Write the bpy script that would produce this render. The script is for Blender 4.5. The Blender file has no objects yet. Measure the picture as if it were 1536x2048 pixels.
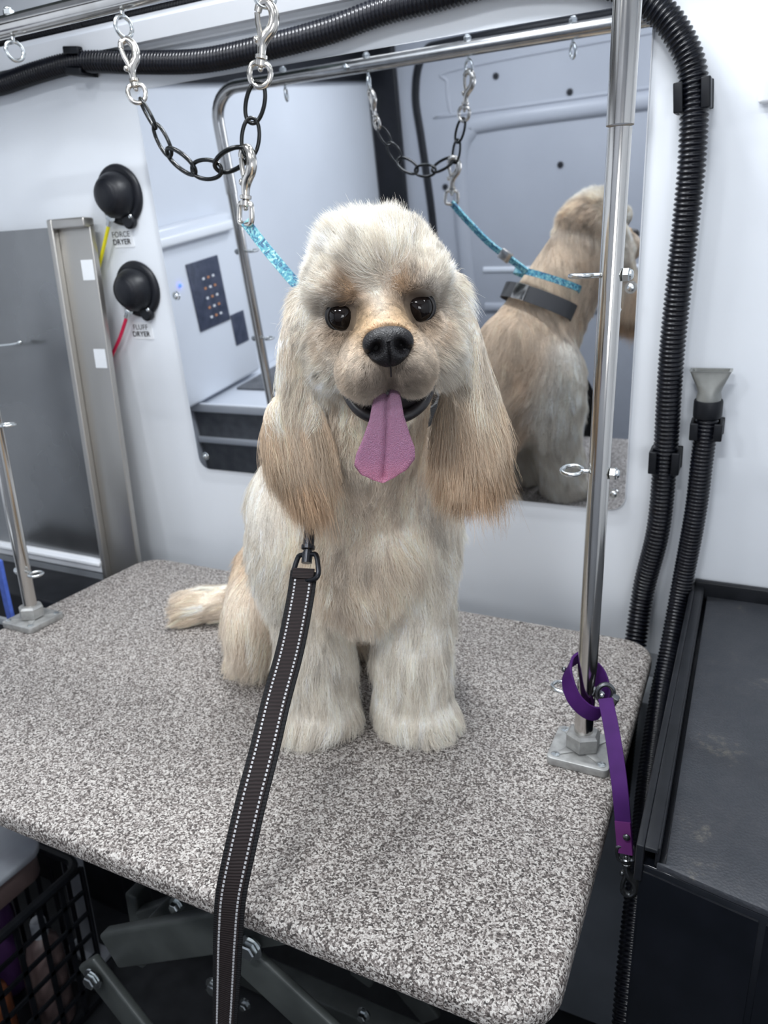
import bpy, math, random
import numpy as np
from math import sin, cos, pi, radians
from mathutils import Vector, Matrix
random.seed(7); rng = np.random.default_rng(11)
sc = bpy.context.scene
col = sc.collection

# ------------------------------------------------------------------ camera, light, exposure
# metres; z = 0 is the top of the grooming table, the van floor is at z = -0.75
FLOOR = -0.75; CEIL = 1.22
CAM = np.array([0, 0, .5]); YAW, PITCH, ROLL, FPX = -0.4574, 0.3125, -0.0325, 1483.8
def cam_axes():
    f = np.array([sin(YAW)*cos(PITCH), cos(YAW)*cos(PITCH), -sin(PITCH)])
    r = np.cross(f, [0, 0, 1]); r /= np.linalg.norm(r); u = np.cross(r, f)
    return cos(ROLL)*r + sin(ROLL)*u, -sin(ROLL)*r + cos(ROLL)*u, f
CR, CU, CF = cam_axes()
cd = bpy.data.cameras.new('camera'); cam = bpy.data.objects.new('camera', cd); col.objects.link(cam)
cam.matrix_world = Matrix(((CR[0], CU[0], -CF[0], 0), (CR[1], CU[1], -CF[1], 0), (CR[2], CU[2], -CF[2], .5), (0, 0, 0, 1)))
cd.sensor_fit = 'VERTICAL'; cd.sensor_height = 9.47; cd.sensor_width = 7.1; cd.lens = 9.47*FPX/2048; cd.clip_start = .01
cd.dof.use_dof = True; cd.dof.focus_distance = .56; cd.dof.aperture_fstop = 2.8
sc.camera = cam
sc.view_settings.view_transform = 'Standard'; sc.view_settings.look = 'None'
sc.view_settings.gamma = 1; sc.view_settings.exposure = 0.12; sc.view_settings.use_curve_mapping = False
w = bpy.data.worlds.new('world'); sc.world = w; w.use_nodes = True
w.node_tree.nodes['Background'].inputs[0].default_value = (.6, .75, 1, 1); w.node_tree.nodes['Background'].inputs[1].default_value = .12
try:
    sc.cycles.max_bounces = 14; sc.cycles.diffuse_bounces = 9; sc.cycles.glossy_bounces = 4; sc.cycles.transmission_bounces = 8; sc.cycles.transparent_max_bounces = 8
    sc.cycles.caustics_reflective = True; sc.cycles.blur_glossy = .6; sc.cycles.sample_clamp_indirect = 4; sc.cycles.caustics_refractive = False; sc.cycles.use_denoising = True
except Exception: pass
def area(name, loc, size, power, color, rot=(0, 0, 0)):
    d = bpy.data.lights.new(name, 'AREA'); d.shape = 'RECTANGLE'; d.size, d.size_y = size; d.energy = power; d.color = color
    o = bpy.data.objects.new(name, d); o.location = loc; o.rotation_euler = rot; col.objects.link(o); return o
LC = (.93, .965, 1); YFW = -.95
for lx, ly, lp_ in ((-.15, .45, 3.0), (-.80, .40, 3.2), (-.20, -.30, 10.0), (-.90, -.35, 6.5), (.55, .45, 1.5), (-.42, .78, 7.0)):
    area('ceiling_light', (lx, ly, CEIL-.035), (.22, .06), lp_, LC)

area('fill_light', (.62, YFW+.03, .50), (.55, .45), 6.5, (.95, .97, 1), (pi/2, 0, 0))  # added fill on the unseen side, brightens the low wall and the dog's chest

# ------------------------------------------------------------------ placing helpers: real points on real surfaces
WY, TH = 1.0647, .0921                      # the leaning van wall: y at table height, lean inwards
WN = np.array([0, cos(TH), sin(TH)])
def ray(u, v):
    d = CR*(u-768)/FPX - CU*(v-1024)/FPX + CF; return d/np.linalg.norm(d)
def at_y(u, v, y): d = ray(u, v); return CAM + d*(y-CAM[1])/d[1]
def at_z(u, v, z=0.): d = ray(u, v); return CAM + d*(z-CAM[2])/d[2]
def at_wall(u, v, off=0.):
    d = ray(u, v); return CAM + d*(((WY*cos(TH)-off) - CAM@WN)/(d@WN))
def wall_pt(x, z, off=0.): return np.array([x, WY - z*math.tan(TH) - off/cos(TH), z])

# ------------------------------------------------------------------ materials
def mat(name, color=(.8, .8, .8), rough=.5, metal=0., spec=.5, emit=None, coat=0.):
    m = bpy.data.materials.new(name); m.use_nodes = True; b = m.node_tree.nodes['Principled BSDF']
    b.inputs['Base Color'].default_value = (*color, 1); b.inputs['Roughness'].default_value = rough
    b.inputs['Metallic'].default_value = metal; b.inputs['Specular IOR Level'].default_value = spec
    b.inputs['Coat Weight'].default_value = coat
    if emit: b.inputs['Emission Color'].default_value = (*emit[0], 1); b.inputs['Emission Strength'].default_value = emit[1]
    return m
def nd(m, t, **kw):
    n = m.node_tree.nodes.new(t)
    for k, v in kw.items(): setattr(n, k, v)
    return n
def lk(m, a, b): m.node_tree.links.new(a, b)
def noisy(m, c0, c1, scale=20, detail=4, lo=.35, hi=.65, bump=0., bscale=None, stretch=None, rough=None):
    nt = m.node_tree; b = nt.nodes['Principled BSDF']; tc = nd(m, 'ShaderNodeTexCoord'); mp = nd(m, 'ShaderNodeMapping')
    lk(m, tc.outputs['Object'], mp.inputs[0])
    if stretch: mp.inputs['Scale'].default_value = stretch
    n = nd(m, 'ShaderNodeTexNoise'); n.inputs['Scale'].default_value = scale; n.inputs['Detail'].default_value = detail
    lk(m, mp.outputs[0], n.inputs['Vector'])
    r = nd(m, 'ShaderNodeValToRGB'); r.color_ramp.elements[0].position = lo; r.color_ramp.elements[1].position = hi
    r.color_ramp.elements[0].color = (*c0, 1); r.color_ramp.elements[1].color = (*c1, 1)
    lk(m, n.outputs[0], r.inputs[0]); lk(m, r.outputs[0], b.inputs['Base Color'])
    if rough:
        mr = nd(m, 'ShaderNodeMapRange'); mr.inputs['To Min'].default_value, mr.inputs['To Max'].default_value = rough
        lk(m, n.outputs[0], mr.inputs[0]); lk(m, mr.outputs[0], b.inputs['Roughness'])
    if bump:
        n2 = n
        if bscale: n2 = nd(m, 'ShaderNodeTexNoise'); n2.inputs['Scale'].default_value = bscale; lk(m, mp.outputs[0], n2.inputs['Vector'])
        bp = nd(m, 'ShaderNodeBump'); bp.inputs['Strength'].default_value = bump; bp.inputs['Distance'].default_value = .002
        lk(m, n2.outputs[0], bp.inputs['Height']); lk(m, bp.outputs[0], b.inputs['Normal'])
    return m
M = {}
M['wall'] = noisy(mat('white_wall_panel', rough=.32), (.74, .77, .81), (.78, .81, .85), 3, rough=(.28, .4))
M['door_paint'] = noisy(mat('grey_van_paint', rough=.4), (.37, .39, .435), (.41, .43, .475), 2.5)
M['partition'] = noisy(mat('white_partition', rough=.28), (.66, .69, .74), (.72, .75, .80), 2)
M['ceiling'] = noisy(mat('white_ceiling', rough=.6), (.70, .72, .75), (.75, .77, .80), 4)
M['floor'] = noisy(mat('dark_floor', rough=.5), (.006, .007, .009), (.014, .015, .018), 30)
M['trim'] = noisy(mat('white_trim', rough=.3), (.80, .82, .85), (.84, .86, .89), 5)
M['mirror'] = noisy(mat('acrylic_mirror', rough=.02, metal=1.), (.70, .725, .765), (.72, .745, .785), 2)
M['mirror_edge'] = noisy(mat('mirror_edge', rough=.3), (.72, .75, .78), (.8, .82, .85), 9)
M['chrome'] = noisy(mat('chrome_tube', metal=1., rough=.13), (.58, .56, .53), (.66, .64, .61), 60, rough=(.09, .2), stretch=(1, 1, .1))
M['nickel'] = noisy(mat('nickel', metal=1., rough=.16), (.70, .66, .60), (.78, .74, .68), 200)
M['zinc'] = noisy(mat('zinc_bolt', metal=1., rough=.25), (.62, .65, .66), (.75, .78, .78), 150)
M['cast'] = noisy(mat('cast_grey_metal', metal=.55, rough=.45), (.30, .30, .29), (.42, .42, .41), 90, bump=.2)
M['steel'] = noisy(mat('brushed_stainless', metal=.9, rough=.36), (.40, .385, .36), (.47, .455, .43), 6, rough=(.3, .42), stretch=(1, 1, .15))
M['steel_dark'] = noisy(mat('stainless_sheet', metal=.85, rough=.25), (.20, .205, .21), (.27, .275, .28), 4, rough=(.2, .34))
M['black'] = noisy(mat('black_plastic', rough=.45, spec=.25), (.005, .006, .008), (.009, .010, .013), 40)
M['black_gloss'] = noisy(mat('black_gloss', rough=.2), (.003, .004, .006), (.005, .006, .009), 30)
M['hose'] = noisy(mat('black_hose', rough=.27, spec=.32), (.003, .0035, .006), (.006, .007, .011), 60)
M['rubber'] = noisy(mat('black_rubber', rough=.42, spec=.3), (.006, .007, .010), (.010, .011, .015), 40)
M['link'] = noisy(mat('black_enamel_link', rough=.2, spec=.4), (.003, .004, .004), (.006, .007, .007), 60)
M['gunmetal'] = noisy(mat('gunmetal', metal=.9, rough=.25), (.10, .105, .11), (.16, .165, .17), 90)
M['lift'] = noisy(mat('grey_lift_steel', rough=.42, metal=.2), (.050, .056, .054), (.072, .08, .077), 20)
M['yellow'] = noisy(mat('yellow_air_line', rough=.35), (.75, .66, .01), (.85, .76, .02), 30)
M['red'] = noisy(mat('red_air_line', rough=.35), (.60, .01, .06), (.72, .02, .09), 30)
M['label'] = noisy(mat('white_label', rough=.4), (.80, .82, .84), (.85, .87, .89), 30)
M['ink'] = noisy(mat('black_print', rough=.6), (.015, .015, .02), (.03, .03, .035), 30)
M['purple'] = noisy(mat('purple_strap', rough=.65, spec=.15), (.035, .007, .070), (.05, .010, .095), 30)
M['purple2'] = noisy(mat('purple_strap_end', rough=.65, spec=.15), (.09, .018, .10), (.11, .022, .12), 30)
M['blue'] = noisy(mat('blue_cloth', rough=.9), (.05, .10, .42), (.08, .15, .55), 60)
M['green_glass'] = noisy(mat('dark_shelf_glass', rough=.12), (.02, .03, .03), (.05, .07, .065), 20)
M['nozzle'] = noisy(mat('grey_nozzle', rough=.4, metal=.3), (.20, .205, .195), (.27, .275, .26), 40)
M['keypad'] = noisy(mat('keypad', rough=.4), (.03, .04, .07), (.06, .07, .11), 50)
M['amber'] = mat('amber_print', (.55, .25, .12), .5)
M['led'] = mat('blue_led', (.02, .05, .8), .3, emit=((.02, .05, 1), 9))
M['pink'] = noisy(mat('dull_pink_plastic', rough=.4), (.10, .07, .068), (.12, .085, .08), 20)
M['grey_plastic'] = noisy(mat('pale_grey_plastic', rough=.4), (.26, .27, .30), (.30, .32, .35), 20)
M['purple_bottle'] = noisy(mat('purple_bottle', rough=.3), (.05, .02, .08), (.07, .03, .10), 20)
M['orange_bottle'] = noisy(mat('orange_bottle', rough=.3), (.22, .07, .03), (.26, .09, .04), 20)
M['blue_bottle'] = noisy(mat('blue_grey_bottle', rough=.3), (.16, .19, .3), (.2, .24, .36), 20)
M['dark_grey'] = noisy(mat('dark_grey_moulding', rough=.45), (.28, .30, .32), (.34, .36, .39), 10)
M['bench'] = noisy(mat('grey_step_mat', rough=.5), (.10, .105, .115), (.16, .165, .175), 30)
M['wall_low'] = noisy(mat('grey_lower_wall', rough=.4), (.36, .38, .41), (.42, .44, .47), 4)

def table_mat():
    m = mat('speckled_vinyl', rough=.5, spec=.35); b = m.node_tree.nodes['Principled BSDF']
    tc = nd(m, 'ShaderNodeTexCoord')
    wn = nd(m, 'ShaderNodeTexNoise'); wn.inputs['Scale'].default_value = 260; lk(m, tc.outputs['Object'], wn.inputs['Vector'])
    mx = nd(m, 'ShaderNodeMix', data_type='VECTOR'); mx.inputs[0].default_value = .0035
    ad = nd(m, 'ShaderNodeVectorMath', operation='MULTIPLY_ADD'); ad.inputs[1].default_value = (.0035,)*3
    lk(m, wn.outputs['Color'], ad.inputs[0]); lk(m, tc.outputs['Object'], ad.inputs[2])
    vo = nd(m, 'ShaderNodeTexVoronoi', feature='F1'); vo.inputs['Scale'].default_value = 620; lk(m, ad.outputs[0], vo.inputs['Vector'])
    n = nd(m, 'ShaderNodeTexNoise'); n.inputs['Scale'].default_value = 600; n.inputs['Detail'].default_value = 2; lk(m, tc.outputs['Object'], n.inputs['Vector'])
    ma = nd(m, 'ShaderNodeMath', operation='MULTIPLY_ADD'); ma.inputs[1].default_value = .45
    sx = nd(m, 'ShaderNodeSeparateColor'); lk(m, vo.outputs['Color'], sx.inputs[0])
    lk(m, sx.outputs[0], ma.inputs[0]); 
    m2 = nd(m, 'ShaderNodeMath', operation='MULTIPLY'); m2.inputs[1].default_value = .62; lk(m, n.outputs[0], m2.inputs[0]); lk(m, m2.outputs[0], ma.inputs[2])
    r = nd(m, 'ShaderNodeValToRGB'); cr = r.color_ramp
    cr.elements[0].position = .30; cr.elements[0].color = (.035, .030, .028, 1)
    cr.elements[1].position = .74; cr.elements[1].color = (.57, .54, .505, 1)
    e = cr.elements.new(.45); e.color = (.13, .11, .10, 1)
    e = cr.elements.new(.58); e.color = (.33, .30, .278, 1)
    lk(m, ma.outputs[0], r.inputs[0]); lk(m, r.outputs[0], b.inputs['Base Color'])
    bp = nd(m, 'ShaderNodeBump'); bp.inputs['Strength'].default_value = 1.; bp.inputs['Distance'].default_value = .0018
    lk(m, ma.outputs[0], bp.inputs['Height']); lk(m, bp.outputs[0], b.inputs['Normal'])
    return m
M['table'] = table_mat()
def mat_top():   # dusty ribbed rubber mat
    m = mat('rubber_mat', rough=.55); b = m.node_tree.nodes['Principled BSDF']; tc = nd(m, 'ShaderNodeTexCoord')
    n = nd(m, 'ShaderNodeTexNoise'); n.inputs['Scale'].default_value = 13; n.inputs['Detail'].default_value = 12; n.inputs['Roughness'].default_value = .82
    lk(m, tc.outputs['Object'], n.inputs['Vector'])
    r = nd(m, 'ShaderNodeValToRGB'); cr = r.color_ramp
    cr.elements[0].position = .44; cr.elements[0].color = (.020, .023, .029, 1)
    cr.elements[1].position = .74; cr.elements[1].color = (.17, .155, .12, 1)
    e = cr.elements.new(.58); e.color = (.030, .032, .038, 1)
    lk(m, n.outputs[0], r.inputs[0]); lk(m, r.outputs[0], b.inputs['Base Color'])
    ck = nd(m, 'ShaderNodeTexVoronoi'); ck.inputs['Scale'].default_value = 420; lk(m, tc.outputs['Object'], ck.inputs['Vector'])
    bp = nd(m, 'ShaderNodeBump'); bp.inputs['Strength'].default_value = .35; bp.inputs['Distance'].default_value = .001
    lk(m, ck.outputs[0], bp.inputs['Height']); lk(m, bp.outputs[0], b.inputs['Normal'])
    return m
M['mat'] = mat_top()
def webbing(name, c0, c1, sc_=900):
    m = mat(name, rough=.75, spec=.3); b = m.node_tree.nodes['Principled BSDF']; tc = nd(m, 'ShaderNodeTexCoord')
    wv = nd(m, 'ShaderNodeTexWave', bands_direction='Z'); wv.inputs['Scale'].default_value = sc_/6.28; wv.inputs['Distortion'].default_value = 1.
    lk(m, tc.outputs['Object'], wv.inputs['Vector'])
    r = nd(m, 'ShaderNodeValToRGB'); r.color_ramp.elements[0].color = (*c0, 1); r.color_ramp.elements[1].color = (*c1, 1)
    lk(m, wv.outputs[0], r.inputs[0]); lk(m, r.outputs[0], b.inputs['Base Color'])
    bp = nd(m, 'ShaderNodeBump'); bp.inputs['Strength'].default_value = .6; bp.inputs['Distance'].default_value = .0005
    lk(m, wv.outputs[0], bp.inputs['Height']); lk(m, bp.outputs[0], b.inputs['Normal']); return m
M['web_brown'] = webbing('brown_webbing', (.008, .005, .005), (.020, .013, .013))
M['web_edge'] = webbing('black_webbing', (.002, .002, .003), (.006, .006, .007))
M['web_grey'] = webbing('grey_webbing', (.05, .05, .052), (.09, .088, .088))
M['reflect'] = mat('reflective_thread', (.36, .36, .37), .45)
M['clip_black'] = noisy(mat('black_clip_metal', metal=.6, rough=.3), (.012, .013, .016), (.02, .021, .026), 90)
def blue_lead():
    m = mat('turquoise_pattern', rough=.55); b = m.node_tree.nodes['Principled BSDF']; tc = nd(m, 'ShaderNodeTexCoord')
    n = nd(m, 'ShaderNodeTexNoise'); n.inputs['Scale'].default_value = 140; n.inputs['Detail'].default_value = 3; n.inputs['Distortion'].default_value = 2
    lk(m, tc.outputs['Object'], n.inputs['Vector'])
    r = nd(m, 'ShaderNodeValToRGB'); cr = r.color_ramp
    cr.elements[0].position = .38; cr.elements[0].color = (.03, .08, .16, 1)
    cr.elements[1].position = .64; cr.elements[1].color = (.38, .60, .60, 1)
    e = cr.elements.new(.47); e.color = (.06, .24, .36, 1)
    e = cr.elements.new(.55); e.color = (.10, .36, .39, 1)
    lk(m, n.outputs[0], r.inputs[0]); lk(m, r.outputs[0], b.inputs['Base Color']); return m
M['lead'] = blue_lead()

# ------------------------------------------------------------------ geometry helpers
class G:
    def __init__(s): s.v = []; s.f = []; s.m = []; s.mats = []
    def add(s, v, f, m=0):
        o = len(s.v); s.v += [tuple(map(float, p)) for p in v]; s.f += [tuple(i+o for i in q) for q in f]; s.m += [m]*len(f); return s
def frames(P, up=None):
    P = np.asarray(P, float); n = len(P); T = np.gradient(P, axis=0); T /= np.linalg.norm(T, axis=1)[:, None]+1e-12
    N = np.zeros_like(P); a = np.array([0, 0, 1.]) if up is None else np.asarray(up, float)
    if abs(a@T[0]) > .95: a = np.array([1., 0, 0])
    x = a - T[0]*(a@T[0]); N[0] = x/np.linalg.norm(x)
    for i in range(1, n):
        x = N[i-1] - T[i]*(N[i-1]@T[i]); N[i] = x/np.linalg.norm(x)
    return P, T, N, np.cross(T, N)
def tube(g, P, r, seg=12, closed=False, cap=True, m=0):
    P, T, N, B = frames(P)
    if closed:
        Q = np.asarray(P); T = np.roll(Q, -1, 0)-np.roll(Q, 1, 0); T /= np.linalg.norm(T, axis=1)[:, None]
        c = Q.mean(0); ax = np.cross(Q[0]-c, Q[len(Q)//4]-c); ax /= np.linalg.norm(ax); N = np.tile(ax, (len(Q), 1)); B = np.cross(T, N)
    r = np.broadcast_to(np.asarray(r, float), (len(P),)); v = []
    for i in range(len(P)):
        for j in range(seg):
            a = 2*pi*j/seg; v.append(P[i] + r[i]*(cos(a)*N[i]+sin(a)*B[i]))
    f = []; n = len(P)
    for i in range(n if closed else n-1):
        k = (i+1) % n
        for j in range(seg): f.append((i*seg+j, i*seg+(j+1) % seg, k*seg+(j+1) % seg, k*seg+j))
    if cap and not closed: f += [tuple(range(seg-1, -1, -1)), tuple(range((n-1)*seg, n*seg))]
    return g.add(v, f, m)
def smooth_path(P, n=12):
    P = np.asarray(P, float); Q = np.vstack([2*P[0]-P[1], P, 2*P[-1]-P[-2]]); out = []
    for i in range(1, len(Q)-2):
        for t in np.arange(n)/n:
            a, b, c, d = Q[i-1:i+3]; out.append(.5*((2*b)+(-a+c)*t+(2*a-5*b+4*c-d)*t*t+(-a+3*b-3*c+d)*t**3))
    out.append(P[-1]); return np.array(out)
def resample(P, step):
    P = np.asarray(P); s = np.r_[0, np.cumsum(np.linalg.norm(np.diff(P, axis=0), axis=1))]; n = max(2, int(s[-1]/step)+1)
    t = np.linspace(0, s[-1], n); return np.stack([np.interp(t, s, P[:, k]) for k in range(3)], 1), t
def box(g, a, b, bev=.0, R=None, m=0):
    a = np.minimum(a, b), np.maximum(a, b); lo, hi = a; c = (lo+hi)/2; h = (hi-lo)/2; bev = min(bev, min(h)*.9)
    if bev <= 0:
        v = [(x, y, z) for x in (lo[0], hi[0]) for y in (lo[1], hi[1]) for z in (lo[2], hi[2])]
        f = [(0, 1, 3, 2), (4, 6, 7, 5), (0, 4, 5, 1), (2, 3, 7, 6), (0, 2, 6, 4), (1, 5, 7, 3)]
    else:
        import bmesh
        bm = bmesh.new(); bmesh.ops.create_cube(bm, size=1)
        for q in bm.verts: q.co = Vector((c[0]+2*h[0]*q.co.x, c[1]+2*h[1]*q.co.y, c[2]+2*h[2]*q.co.z))
        bmesh.ops.bevel(bm, geom=bm.edges[:], offset=bev, segments=3, affect='EDGES', profile=.5)
        bm.verts.index_update(); v = [q.co[:] for q in bm.verts]; f = [tuple(x.index for x in q.verts) for q in bm.faces]; bm.free()
    if R is not None: v = [c + np.array(R)@(np.array(p)-c) for p in v]
    return g.add(v, f, m)
def prism(g, pts, z0, z1, bev=0., seg=4, frame=None, m=0):
    """outline pts (list of 2D) extruded z0..z1, top edge rounded by bev; frame: function (x,y,z)->3D"""
    pts = np.asarray(pts, float); n = len(pts); c = pts.mean(0)
    e = np.roll(pts, -1, 0)-np.roll(pts, 1, 0); nn = np.stack([e[:, 1], -e[:, 0]], 1); nn /= np.linalg.norm(nn, axis=1)[:, None]+1e-12
    rings = [(0, z0)]
    if bev > 0:
        rings = [(-bev*(1-sin(a)), z0+bev*(1-cos(a))) for a in np.linspace(0, pi/2, seg+1)] if z1-z0 > 2*bev else [(0, z0)]
        rings += [(-bev*(1-cos(a)), z1-bev+bev*sin(a)) for a in np.linspace(0, pi/2, seg+1)]
    else: rings.append((0, z1))
    v = []
    for o, z in rings:
        for p, q in zip(pts, nn): v.append((p[0]+q[0]*o, p[1]+q[1]*o, z))
    f = []
    for k in range(len(rings)-1):
        for i in range(n): j = (i+1) % n; f.append((k*n+i, k*n+j, (k+1)*n+j, (k+1)*n+i))
    f += [tuple(range(n-1, -1, -1)), tuple(range((len(rings)-1)*n, len(rings)*n))]
    if frame: v = [frame(*p) for p in v]
    return g.add(v, f, m)
def round_rect(x0, x1, y0, y1, r, seg=8):
    out = []
    for cx, cy, a0 in ((x1-r, y1-r, 0), (x0+r, y1-r, pi/2), (x0+r, y0+r, pi), (x1-r, y0+r, 1.5*pi)):
        for k in range(seg+1): a = a0+pi/2*k/seg; out.append((cx+r*cos(a), cy+r*sin(a)))
    return out
def lathe(g, prof, origin, axis, seg=32, m=0):
    ax = np.asarray(axis, float); ax /= np.linalg.norm(ax); u = np.cross(ax, [0, 0, 1] if abs(ax[2]) < .9 else [1, 0, 0]); u /= np.linalg.norm(u); w_ = np.cross(ax, u)
    v = []; o = np.asarray(origin, float)
    for r, h in prof:
        for j in range(seg): a = 2*pi*j/seg; v.append(o+ax*h+r*(cos(a)*u+sin(a)*w_))
    f = [(i*seg+j, i*seg+(j+1) % seg, (i+1)*seg+(j+1) % seg, (i+1)*seg+j) for i in range(len(prof)-1) for j in range(seg)]
    f += [tuple(range(seg-1, -1, -1)), tuple(range((len(prof)-1)*seg, len(prof)*seg))]
    return g.add(v, f, m)
def sphere(g, c, r, R=None, seg=16, m=0):
    r = np.broadcast_to(r, (3,)); v = []; f = []; n = seg; k = seg//2
    for i in range(k+1):
        for j in range(n):
            t = pi*i/k; a = 2*pi*j/n; p = np.array([sin(t)*cos(a), sin(t)*sin(a), cos(t)])*r
            v.append((np.asarray(R)@p if R is not None else p)+c)
    for i in range(k):
        for j in range(n): f.append((i*n+j, (i+1)*n+j, (i+1)*n+(j+1) % n, i*n+(j+1) % n))
    return g.add(v, f, m)
def hexagon(g, c, axis, r, h, m=0):
    return lathe(g, [(r*.86, 0), (r, h*.12), (r, h*.85), (r*.84, h)], c, axis, 6, m)
def obj(name, g, m, parent=None, smooth=True, angle=40):
    v = np.array(g.v, float)
    org = np.zeros(3)
    if parent is None: org = np.array([(v[:, 0].min()+v[:, 0].max())/2, (v[:, 1].min()+v[:, 1].max())/2, v[:, 2].min()])
    else: org = v.mean(0)
    me = bpy.data.meshes.new(name); me.from_pydata((v-org).tolist(), [], g.f); me.validate()
    for mm in (m if isinstance(m, (list, tuple)) else [m]): me.materials.append(mm)
    if any(g.m) and len(me.polygons) == len(g.m): me.polygons.foreach_set('material_index', g.m)
    if smooth:
        me.polygons.foreach_set('use_smooth', [True]*len(me.polygons))
        try: me.set_sharp_from_angle(angle=radians(angle))
        except Exception: pass
    me.update(); o = bpy.data.objects.new(name, me); col.objects.link(o)
    if parent is not None:
        o.parent = parent
        pm = world_loc(parent); o.location = org-pm
    else: o.location = org
    return o
def world_loc(o):
    p = np.array(o.location, float)
    while o.parent: o = o.parent; p = p+np.array(o.location, float)
    return p
def tag(o, label=None, cat=None, group=None, kind=None):
    if label: o['label'] = label
    if cat: o['category'] = cat
    if group: o['group'] = group
    if kind: o['kind'] = kind
    return o
def thing(name, loc, label, cat, group=None):
    o = bpy.data.objects.new(name, None); o.location = loc; o.empty_display_size = .02; col.objects.link(o); return tag(o, label, cat, group)
def struct(name, g, m, parent=None, **k):
    o = obj(name, g, m, parent, **k); o['kind'] = 'structure'; return o
def rot_to(a, b):   # rotation matrix taking direction a to b
    return np.array(Vector(a).rotation_difference(Vector(b)).to_matrix())

# ------------------------------------------------------------------ the van: walls, floor, ceiling
XL, XR, YF = -1.42, 1.15, -.95
def slab_wall(z0, z1, x0, x1, t=.04):
    g = G(); a = wall_pt(x0, z0); b = wall_pt(x1, z0); c = wall_pt(x1, z1); d = wall_pt(x0, z1); o = WN*t
    return g.add([a, b, c, d, a+o, b+o, c+o, d+o], [(0, 1, 2, 3), (7, 6, 5, 4), (0, 4, 5, 1), (3, 2, 6, 7), (0, 3, 7, 4), (1, 5, 6, 2)])
struct('wall_back', slab_wall(-.06, CEIL, XL, XR), M['wall'])
struct('wall_back_lower', slab_wall(FLOOR, -.06, XL, XR), M['wall_low'])
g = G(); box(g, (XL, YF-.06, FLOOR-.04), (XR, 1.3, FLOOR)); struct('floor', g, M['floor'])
g = G(); box(g, (XL-.04, YF-.06, CEIL), (XR+.04, 1.3, CEIL+.04)); struct('ceiling', g, M['ceiling'])
g = G(); box(g, (XL-.04, YF-.06, FLOOR), (XL, 1.25, CEIL)); struct('wall_left', g, M['partition'])
g = G(); box(g, (XR, YF-.06, FLOOR), (XR+.04, 1.25, CEIL)); struct('wall_right', g, M['wall'])
wf = G(); box(wf, (XL, YF-.04, FLOOR), (XR, YF, CEIL)); wf = struct('wall_front', wf, M['door_paint'])
# pressed steel ribs of the sliding door side
def rib(pts, r, name, m, squash=1., y=YF):
    g = G(); P = smooth_path([(x, y, z) for x, z in pts], 8); tube(g, P, r, 10); v = np.array(g.v); v[:, 1] = y+(v[:, 1]-y)*squash; g.v = [tuple(q) for q in v]
    return struct(name, g, m, wf)
rib([(-1.19, FLOOR+.02), (-1.20, .0), (-1.205, .35), (-1.225, .62), (-1.235, .78), (-1.19, .90), (-1.05, .925), (-.3, .93), (.9, .93)], .016, 'door_seal', M['rubber'], .6)
rib([(-1.06, FLOOR+.02), (-1.07, .0), (-1.08, .35), (-1.07, .55), (-1.03, .63), (-.95, .655), (-.39, .665), (.9, .68)], .03, 'door_rib', M['door_paint'], .55)
rib([(-1.10, .70), (-1.105, .80), (-1.06, .84), (-.3, .86), (.9, .87)], .006, 'door_rib', M['door_paint'], .8)
rib([(-1.10, .70), (-1.0, .695), (.9, .72)], .006, 'door_rib', M['door_paint'], .8)
rib([(-1.0, -.02), (-.3, -.03), (.9, -.04)], .02, 'door_rib', M['door_paint'], .5)
rib([(-1.0, .13), (-.3, .12), (.9, .11)], .012, 'door_rib', M['partition'], .5)
for x, z in ((-.657, .72), (-.69, .492), (-1.14, .45), (-.92, .80), (-.2, .5)):
    g = G(); lathe(g, [(.011, 0), (.011, .004), (.006, .005)], (x, YF, z), (0, 1, 0), 16); struct('door_plug', g, M['rubber'], wf)
g = G(); box(g, (XL+.003, YF+.001, FLOOR), (-1.30, YF+.03, CEIL-.002), .006); struct('trim_corner', g, M['rubber'])
for nm_, a_, b_ in (('fill_frame_1', (.33, .25), (.345, .75)), ('fill_frame_1', (.895, .25), (.91, .75)), ('fill_frame_1', (.33, .735), (.91, .75)), ('fill_frame_1', (.33, .25), (.91, .265))):  # made-up frame round the added fill light, out of view
    g = G(); box(g, (a_[0], YF+.001, a_[1]), (b_[0], YF+.026, b_[1]), .002); struct(nm_, g, M['rubber'])
g = G(); box(g, (XL+.001, -.93, .842), (XL+.02, .9, 1.0), .006); struct('trim_partition', g, M['rubber'])
# white extruded ledge above the mirror
tr = G()
def wf_(off0, z0, off1, z1, x0=XL+.01, x1=XR-.01):
    a = [wall_pt(x0, z0, 0), wall_pt(x0, z0, off0), wall_pt(x0, z1, off1), wall_pt(x0, z1, 0)]; b = [q+np.array([x1-x0, 0, 0]) for q in a]
    tr.add(a+b, [(0, 1, 2, 3), (7, 6, 5, 4), (0, 4, 5, 1), (1, 5, 6, 2), (2, 6, 7, 3), (3, 7, 4, 0)])
wf_(.010, .822, .016, .828); wf_(.026, .828, .034, .850); wf_(.029, .8505, .034, .857)
struct('trim_1', tr, M['trim'])

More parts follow.
